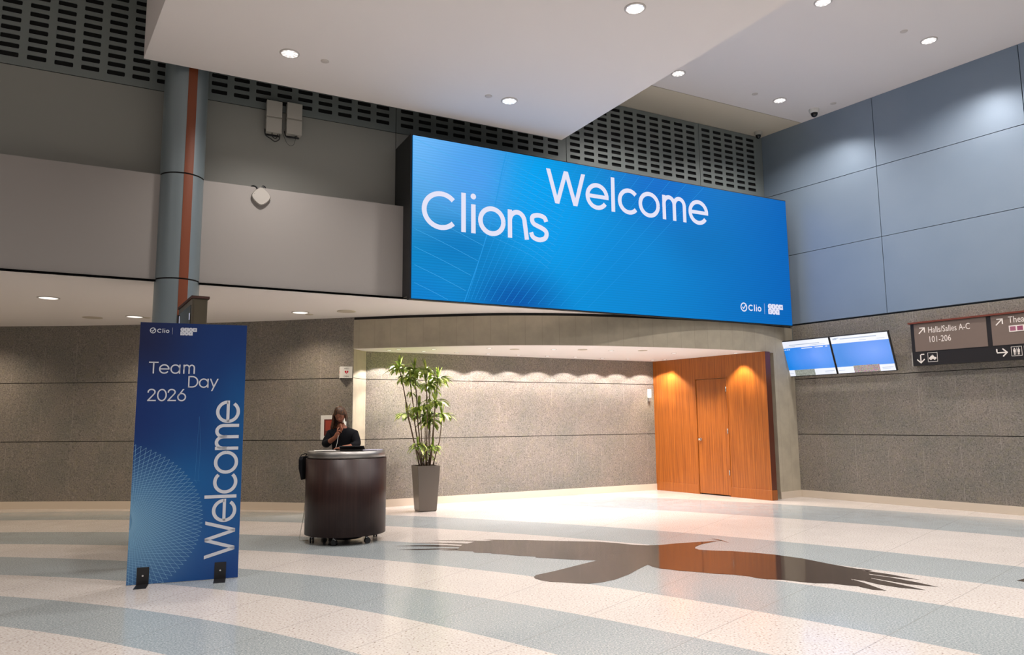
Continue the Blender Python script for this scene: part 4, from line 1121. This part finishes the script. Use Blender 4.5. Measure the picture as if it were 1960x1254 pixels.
# ================================================================== AED SIGN AND CABINET on the left granite wall
def wall_frame(px, z_):
    """point on the left wall under photo column px, with tangent and outward normal"""
    best = None
    for i in range(len(LEFT)-1):
        a, b = LEFT[i], LEFT[i+1]; d = ray(px, 800)
        den = d.x*(b.y-a.y)-d.y*(b.x-a.x)
        t = (a.x*(b.y-a.y)-a.y*(b.x-a.x))/den; p = Vector((d.x*t, d.y*t, 0)); s__ = (p-a).dot(b-a)/(b-a).length_squared
        if -.01 <= s__ <= 1.01: best = (p, (b-a).normalized())
    if best is None: best = (LEFT[-1], (LEFT[-1]-LEFT[-2]).normalized())
    p, t = best; return p+Z*z_, t, Vector((t.y, -t.x, 0))
p, t, nn = wall_frame(651, 2.325)
aed = thing('aed_sign', 'white folded sign with a red heart projecting from the granite above the cabinet', 'sign', p)
ap = p+nn*.16+t*.02
A_ = [p+t*-.05+nn*.004, ap]; B_ = [ap, p+t*.17+nn*.004]
def plate(mb, a, b, z0, z1, th, mi=0):
    n2 = Vector(((b-a).y, -(b-a).x, 0)).normalized()*th
    q = [a+Z*z0, b+Z*z0, b+Z*z1, a+Z*z1]; mb.face([x_+n2 for x_ in q], mi=mi); mb.face([x_ for x_ in reversed(q)], mi=mi)
    for i in range(4): mb.face([q[(i+1) % 4]+n2, q[i]+n2, q[i], q[(i+1) % 4]], mi=mi)
ap = p+nn*.11+t*.045
pa = MB(); plate(pa, p+t*-.03, ap, 0, .205, .004); pa.build('side_plate', WHITE, aed)
pb = MB(); rgt = p+t*.225+nn*.012; plate(pb, ap, rgt, 0, .205, .004); face_ = pb.build('front_plate', WHITE, aed)
fx = (rgt-ap).normalized(); fnn = Vector((fx.y, -fx.x, 0)); fo = ap+fnn*.0055; wd_ = (rgt-ap).length
def heart(s__):
    out = []
    for i in range(40):
        a = 2*PI*i/40; out.append((16*math.sin(a)**3*s__, (13*math.cos(a)-5*math.cos(2*a)-2*math.cos(3*a)-math.cos(4*a))*s__))
    return list(reversed(out))
hb = MB(); put_faces(hb, [[(wd_/2+a, .107+b) for a, b in heart(.0021)]], fo, fx, Z); hb.build('heart', RED, face_, merge=False)
bo = MB(); put_faces(bo, [[(wd_/2+a*.001, .105+b*.001) for a, b in q_] for q_ in ([(2, 20), (-8, 0), (0, 0), (8, 14)], [(8, 4), (-3, -22), (-1, -2), (-2, 4)])], fo+fnn*.001, fx, Z); bo.build('bolt_mark', WHITE, face_, merge=False)
for s__, zz in (('AED', .158), ('DEA', .018)):
    put_faces(MB(), font_text(s__, .038, width=.085), fo+fx*(wd_/2-.0425)+Z*zz, fx, Z).build('lettering', INK, face_, merge=False)
sx2 = (ap-(p+t*-.03)).normalized(); sn2 = Vector((sx2.y, -sx2.x, 0)); so2 = p+t*-.03+sn2*.0055; sw = (ap-(p+t*-.03)).length
hb = MB(); put_faces(hb, [[(sw/2+a*.7, .107+b) for a, b in heart(.0021)]], so2, sx2, Z); hb.build('heart', RED, aed, merge=False)
for s__, zz in (('AED', .158), ('DEA', .018)): put_faces(MB(), font_text(s__, .038, width=.07), so2+sx2*(sw/2-.035)+Z*zz, sx2, Z).build('lettering', INK, aed, merge=False)
# white framed cabinet with a red window under the sign
p, t, nn = wall_frame(619, 1.24); fr = (p, t, nn)
cab = thing('aed_cabinet', 'white framed wall cabinet with a red window behind the standing person', 'cabinet', p)
MB().box(fr, 0, .46, 0, .10, 0, .43).build('cabinet_body', WHITE, cab, bevel=.004)
MB().box(fr, .07, .39, .10, .103, .07, .36).build('window', mat('dark_red_interior', sr(96, 36, 26), .4), cab)
MB().box(fr, .10, .22, .103, .108, .16, .34).build('red_panel', mat('orange_red', sr(150, 58, 40), .5), cab)
MB().box(fr, .39, .415, .10, .112, .19, .25).build('latch', GREYP, cab)
# white device on the niche wall near the wood
dv = U*(10.43-.16)+N*13.25; fr = (dv, U, -N)
dvt = thing('wall_dispenser', 'small white wall device with a grey base beside the orange wood wall', 'wall device', dv+Z*1.95)
MB().box(fr, -.035, .035, 0, .06, 2.03, 2.22).build('cover', WHITE, dvt, bevel=.008)
MB().box(fr, -.028, .028, 0, .05, 1.95, 2.03).build('base', mat('mid_grey_plastic', sr(110, 104, 100), .5), dvt, bevel=.004)

# ================================================================== MONITORS on the right wall
def monitor(label, sa, sb_, left):
    zc = 2.375; A_ = BU*sa+BN*(BLUE+.13)+Z*zc; tilt = R(19)
    mx = BU; my = (Z*math.cos(tilt)+BN*math.sin(tilt)); mn = (BN*math.cos(tilt)-Z*math.sin(tilt))
    t = thing('wall_monitor', label, 'monitor', A_+mx*(sb_-sa)/2, 'tilted monitors on the granite wall')
    wd_, ht = sb_-sa, .745
    def bx3(mb, a0, a1, b0, b1, c0, c1, mi=0):
        P_ = lambda a, b, c__: A_+mx*a+my*b+mn*c__
        q = [P_(a0, b0, c1), P_(a1, b0, c1), P_(a1, b1, c1), P_(a0, b1, c1)]; r_ = [P_(a0, b0, c0), P_(a1, b0, c0), P_(a1, b1, c0), P_(a0, b1, c0)]
        mb.face(q, [(0, 0), (1, 0), (1, 1), (0, 1)], mi=mi); mb.face(list(reversed(r_)), mi=mi)
        for i in range(4): mb.face([q[(i+1) % 4], q[i], r_[i], r_[(i+1) % 4]], mi=mi)
    mb = MB(); bx3(mb, 0, wd_, 0, ht, -.05, 0); cs = mb.build('casing', BLACK, t)
    mb = MB()
    mb.tube([A_+mx*wd_/2+my*ht*.5-mn*.05, BU*((sa+sb_)/2)+BN*(BLUE+.01)+Z*(zc+ht*.5)], .03, 10)
    mb.box(FB, (sa+sb_)/2-.12, (sa+sb_)/2+.12, BLUE, BLUE+.015, zc+ht*.5-.12, zc+ht*.5+.12)
    mb.build('wall_bracket', BLACK, t)
    b_ = .014
    scm = mat('monitor_blue', (.01, .01, .01), .2, emis=sr(60, 138, 240), es=1.0); k = NT(scm); s_ = k.sep(k.uv())
    a = k.math('SUBTRACT', s_[0], .62 if left else .72); b = k.math('SUBTRACT', s_[1], .55)
    d_ = k.math('SQRT', k.math('ADD', k.math('MULTIPLY', a, a), k.math('MULTIPLY', b, b)))
    k.l.new(k.ramp(d_, [(0, sr(104, 158, 252)), (.6, sr(0, 132, 232) if left else sr(38, 132, 226))]), k.b.inputs['Emission Color'])
    mb = MB(); bx3(mb, b_, wd_-b_, b_, ht-b_, 0, .001); sc_ = mb.build('screen', scm, t)
    hw_ = mat('monitor_white', (.05, .05, .05), .2, emis=sr(236, 240, 252), es=1.0)
    mb = MB(); bx3(mb, b_, wd_-b_, ht*.80, ht-b_, .001, .002); mb.build('header_strip', hw_, sc_)
    mb = MB(); bx3(mb, b_, wd_-b_, b_, ht*.185, .001, .002); mb.build('footer_strip', hw_, sc_)
    pm_ = mat('monitor_picture', (.02, .02, .02), .3); k = NT(pm_)
    vor = k.new('ShaderNodeTexVoronoi'); vor.inputs['Scale'].default_value = 26; k.l.new(k.map(k.uv(), (2, 1, 1)), vor.inputs['Vector'])
    if left: cc = k.ramp(k.noise(k.map(k.uv(), (2, 1, 1)), 16, 2, .7), [(.40, sr(30, 34, 30)), (.46, sr(150, 160, 150)), (.52, sr(224, 226, 222)), (.6, sr(120, 134, 96)), (.7, sr(40, 40, 60))])
    else: cc = k.mix(.55, k.ramp(k.noise(k.map(k.uv(), (2, 1, 1)), 14, 3, .7), [(.35, sr(60, 36, 30)), (.5, sr(150, 86, 56)), (.58, sr(220, 170, 150)), (.7, sr(110, 60, 110))]), vor.outputs['Color'])
    k.l.new(cc, k.b.inputs['Emission Color']); k.b.inputs['Emission Strength'].default_value = .8
    x0, x1 = (.17, .58) if left else (.30, .74)
    mb = MB(); bx3(mb, wd_*x0, wd_*x1, b_, ht*(.185 if left else .20), .002, .003); mb.build('footer_picture', pm_, sc_)
    gm = mat('monitor_grey_mark', (.05, .05, .05), .3, emis=sr(178, 192, 214), es=.95); mb = MB()
    for a0, a1, b0, b1 in ([(.18, .80, .865, .885), (.1, .3, .83, .84), (.6, .9, .83, .84)] if left else [(.18, .80, .90, .925), (.05, .12, .90, .94), (.08, .16, .93, .95), (.5, .62, .84, .85), (.8, .93, .84, .85)])+[(.78, .96, .10, .112), (.78, .92, .07, .078), (.03, .14, .09, .1)]:
        mb = MB(); bx3(mb, wd_*a0, wd_*a1, ht*b0, ht*b1, .002, .0026); mb.build('grey_text_bar', gm, sc_)
    if left:
        for a0, a1, b0 in ((.42, .64, .755), (.69, .85, .755), (.90, .94, .755), (.04, .065, .745), (.08, .105, .745), (.12, .145, .745), (.155, .18, .745)):
            mb = MB(); bx3(mb, wd_*a0, wd_*a1, ht*b0, ht*(b0+.02), .001, .0016); mb.build('white_text_bar', hw_, sc_)
    return t
monitor('left tilted wall monitor showing a blue page, overlapping the concrete pier', -8.655, -7.60, True)
monitor('right tilted wall monitor showing a blue page, nearest the brown directional sign', -7.585, -6.475, False)

# ================================================================== DIRECTIONAL SIGN on the right wall
SG0, SG1, SZ0, SZ1, SD = -6.185, -2.45, 2.44, 3.175, .14
sg = thing('directional_sign', 'long brown and black directional sign reading Halls/Salles on the right granite wall', 'sign', BU*SG0+BN*BLUE+Z*SZ0)
BRN = mat('brown_sign_face', sr(112, 97, 88), .45); SBLK = mat('black_sign_face', sr(30, 27, 28), .4)
fB = (ORI, BU, BN)
MB().box(fB, SG0, SG1, BLUE, BLUE+SD, SZ0, SZ1).build('sign_body', SBLK, sg)
MB().box(fB, SG0-.03, SG1, BLUE, BLUE+SD+.03, SZ1, SZ1+.028).build('top_cap', mat('rust_brown_metal', sr(104, 46, 30), .5), sg)
MB().box(fB, SG0-.012, SG0, BLUE, BLUE+SD+.004, SZ0-.01, SZ0+.24).build('end_bracket', GREYP, sg)
seams = [SG0+.06, -4.945, -3.72, SG1]
panels = []
for i in range(3):
    a = seams[i]+(.035 if i else 0); b = seams[i+1]-.035
    panels.append(MB().box(fB, a, b, BLUE+SD, BLUE+SD+.006, SZ0+.245, SZ1-.005).build('sign_panel', BRN, sg))
STX = mat('sign_off_white', sr(226, 218, 210), .5)
def sp(a, z_, e=.009): return BU*a+BN*(BLUE+SD+e)+Z*z_
# text goes along +BU (left to right in the photo)
put_faces(MB(), font_text('Halls/Salles A-C', .15, width=.66), sp(-5.885, 2.995), BU, Z).build('lettering', STX, panels[0], merge=False)
put_faces(MB(), font_text('101-206', .15, width=.345), sp(-5.875, 2.83), BU, Z).build('lettering', STX, panels[0], merge=False)
def arrow(mb, cx, cz, ang, s__, hook=None):
    c_, s2_ = math.cos(R(ang)), math.sin(R(ang))
    fs = ribbon([(-.5, 0), (.42, 0)], .13)+ribbon([(.05, .42), (.46, 0), (.05, -.42)], .13)
    if hook: fs += ribbon([(-.5, .065*hook), (-.5, -.42*hook*-1)], .13)
    put_faces(mb, [[((a*c_-b*s2_)*s__, (a*s2_+b*c_)*s__) for a, b in f_] for f_ in fs], sp(cx, cz), BU, Z)
tx = MB(); arrow(tx, -5.995, 3.045, 45, .14); tx.build('arrow', STX, panels[0], merge=False)
put_faces(MB(), font_text('Theatre', .15, width=.36), sp(-4.66, 3.03), BU, Z).build('lettering', STX, panels[1], merge=False)
tx = MB(); arrow(tx, -4.79, 3.06, 45, .14); tx.build('arrow', STX, panels[1], merge=False)
tx = MB(); put_faces(tx, [[(0, 0), (.62, 0), (.62, .10), (0, .10)]], sp(-4.66, 2.885), BU, Z); cs_ = tx.build('colour_strip', STX, panels[1], merge=False)
for i, c_ in enumerate([(150, 90, 110), (140, 70, 96), (40, 130, 160), (120, 140, 120), (150, 130, 90), (90, 90, 110)]):
    sw_ = MB(); put_faces(sw_, [[(.015+.10*i, .015), (.095+.10*i, .015), (.095+.10*i, .085), (.015+.10*i, .085)]], sp(-4.66, 2.885, .0105), BU, Z)
    sw_.build('colour_square', mat('square_%s' % ['plum', 'wine', 'teal', 'sage', 'ochre', 'slate'][i], sr(*c_), .5), panels[1], merge=False)
# lower strip: hooked arrows and pictograms
for a_, z_, r_ in ((-6.045, 2.555, -90), (-4.785, 2.565, 0)):
    ic = MB(); arrow(ic, a_, z_, r_, .15, hook=1); ic.build('arrow', STX, sg, merge=False)
def frame_icon(nm, a, z_, s__, faces):
    mb = MB()
    put_faces(mb, ribbon([(0, 0), (s__, 0), (s__, s__), (0, s__), (0, 0)], .006), sp(a, z_), BU, Z)
    put_faces(mb, [[(p_[0]*s__, p_[1]*s__) for p_ in f_] for f_ in faces], sp(a, z_), BU, Z)
    mb.build(nm, STX, sg, merge=False)
def dsk(cx, cy, r_): return [(cx+r_*math.cos(2*PI*i/12), cy+r_*math.sin(2*PI*i/12)) for i in range(12)]
taxi = [[(.12, .28), (.88, .28), (.88, .48), (.70, .50), (.60, .66), (.32, .66), (.22, .50), (.12, .46)], dsk(.3, .27, .09), dsk(.7, .27, .09), [(.42, .68), (.56, .68), (.56, .75), (.42, .75)]]
man = lambda cx: [dsk(cx, .80, .07), [(cx-.1, .38), (cx+.1, .38), (cx+.13, .70), (cx-.13, .70)], [(cx-.08, .12), (cx-.02, .12), (cx-.02, .4), (cx-.08, .4)], [(cx+.02, .12), (cx+.08, .12), (cx+.08, .4), (cx+.02, .4)]]
frame_icon('taxi_pictogram', -5.925, 2.495, .155, taxi)
frame_icon('washroom_pictogram', -4.655, 2.50, .145, man(.30)+man(.70)+[[(.49, .12), (.51, .12), (.51, .88), (.49, .88)]])
frame_icon('elevator_pictogram', -4.475, 2.50, .145, [ribbon([(.25, .1), (.75, .1), (.75, .6), (.25, .6), (.25, .1)], .07)[i] for i in range(4)]+[[(.3, .72), (.45, .72), (.375, .9)], [(.55, .9), (.7, .9), (.625, .72)], dsk(.5, .38, .08)])

# ================================================================== BOXES, ACCESS POINT, CAMERAS
def cable(mb, pts, r=.006):
    pts = [tuple(p) for p in pts]; P_ = [Vector(p) for p in pts]; out = []
    for i in range(len(P_)-1):
        p0, p1, p2, p3 = P_[max(0, i-1)], P_[i], P_[i+1], P_[min(len(P_)-1, i+2)]
        for q in range(4):
            t = q/4; out.append(.5*((2*p1)+(-p0+p2)*t+(2*p0-5*p1+4*p2-p3)*t*t+(-p0+3*p1-3*p2+p3)*t**3))
    out.append(P_[-1]); mb.tube(out, r, 6); return mb
def fpt(u_, n_, z_): return U*u_+N*n_+Z*z_
for (a, z0, lb, lab2) in [(1.555, 5.805, 'left grey two-part equipment box high on the wall below the perforated panels', 0), (1.85, 5.825, 'right grey two-part equipment box high on the wall, nearer the big screen', 1)]:
    t = thing('equipment_box', lb, 'equipment box', fpt(a+.11, 11.06, z0), 'equipment boxes on the upper wall')
    nf = 10.93
    MB().box(FN, a, a+.225, nf, 11.04, z0+.05, z0+.275).build('lower_box', GREYP, t, bevel=.006)
    MB().box(FN, a, a+.225, nf, 11.04, z0+.30, z0+.545).build('upper_box', GREYP, t, bevel=.006)
    MB().box(FN, a-.004, a+.229, nf+.01, 11.04, z0+.272, z0+.303).build('clip_band', mat('band_grey', sr(150, 146, 136), .5), t)
    MB().box(FN, a+.02, a+.205, 11.03, 11.058, z0+.03, z0+.5).build('back_plate', BLACK, t)
    cbm = MB()
    if lab2 == 0:
        cable(cbm, [fpt(a-.01, nf+.05, z0+.10), fpt(a+.0, nf+.03, z0+.0), fpt(a+.08, nf+.03, z0-.05), fpt(a+.14, nf+.04, z0-.075), fpt(a+.20, nf+.04, z0-.03), fpt(a+.205, nf+.05, z0+.06)], .008)
        cable(cbm, [fpt(a+.09, nf+.03, z0+.055), fpt(a+.10, nf+.03, z0-.01), fpt(a+.15, nf+.03, z0-.03), fpt(a+.18, nf+.05, z0+.05)], .007)
    else:
        cable(cbm, [fpt(a-.02, nf+.07, z0+.10), fpt(a+.0, nf+.05, z0+.02), fpt(a+.06, nf+.04, z0+.0), fpt(a+.12, nf+.04, z0+.02), fpt(a+.17, nf+.05, z0+.055)], .008)
        cable(cbm, [fpt(a-.03, nf+.09, z0+.05), fpt(a+.02, nf+.08, z0-.07), fpt(a+.08, nf+.08, z0-.11), fpt(a+.13, nf+.07, z0-.07), fpt(a+.15, nf+.06, z0+.052)], .003)
    cbm.build('cable_loop', BLACK, t)
# wall access point
def rdiamond(s__, n_=40):
    out = []
    for i in range(n_):
        a = 2*PI*i/n_; c_, q = math.cos(a), math.sin(a)
        r_ = 1/((abs(c_)**1.45+abs(q)**1.45)**(1/1.45)); out.append((c_*r_*s__, q*r_*s__))
    return out
apc = fpt(1.474, 10.62, 4.750); t = thing('wireless_access_point', 'white rounded diamond shaped access point near the top of the grey bulkhead', 'access point', fpt(1.474, N_BULK, 4.75))
fr_ = rdiamond(.132); am = MB()
lay = [(1.0, .035), (1.0, .012), (.93, 0)]
for (k0, d0_), (k1, d1_) in zip(lay, lay[1:]):
    for i in range(40):
        q = (i+1) % 40
        P_ = lambda c_, k_, d_: fpt(1.474+c_[0]*k_, 10.60+d_, 4.750+c_[1]*k_)
        am.face([P_(fr_[q], k0, d0_), P_(fr_[i], k0, d0_), P_(fr_[i], k1, d1_), P_(fr_[q], k1, d1_)], smooth=True)
am.face([fpt(1.474+a*.93, 10.60, 4.75+b*.93) for a, b in fr_]); am.face([fpt(1.474+a, 10.635, 4.75+b) for a, b in reversed(fr_)])
am.build('housing', mat('off_white_housing', sr(176, 170, 162), .55), t)
MB().tube([fpt(1.38, 10.601, 4.775), fpt(1.38, 10.598, 4.775)], .008, 12).build('status_light', mat('grey_dot', sr(150, 146, 140), .5), t)
MB().box(FN, 1.42, 1.53, 10.635, N_BULK, 4.70, 4.82).build('mount', BLACK, t)
cm = MB(); cable(cm, [fpt(1.33, 10.75, 4.895), fpt(1.37, 10.68, 4.91), fpt(1.42, 10.64, 4.88), fpt(1.45, 10.64, 4.84)], .011)
cable(cm, [fpt(1.47, 10.64, 4.86), fpt(1.50, 10.66, 4.925), fpt(1.54, 10.68, 4.90), fpt(1.57, 10.75, 4.90)], .006); cable(cm, [fpt(1.49, 10.64, 4.86), fpt(1.52, 10.66, 4.92), fpt(1.55, 10.70, 4.90)], .006)
cm.build('cable', BLACK, t)
# dome cameras
for (px, py, r_, lb) in [(1558, 210, .085, 'dome security camera on the high ceiling beside the blue wall'), (1451, 252.5, .07, 'dome security camera tucked in the far ceiling corner over the perforated panels')]:
    q_ = at_z(px, py, CEIL); t = thing('dome_camera', lb, 'security camera', q_, 'dome cameras on the ceiling')
    MB().lathe(q_, [(r_*1.15, 0), (r_*1.15, -.03), (r_*1.0, -.06), (r_*.75, -.075)], 28).build('mount', WHITE if r_ > .08 else GREYP, t)
    MB().lathe(q_-Z*.068, [(r_*.78, 0), (r_*.76, -.03), (r_*.6, -.062), (r_*.3, -.08), (0, -.084)], 28).build('dome', mat('smoked_dome', (.01, .01, .01), .08), t)

for o in bpy.data.objects:
    if '_o' in o: del o['_o']
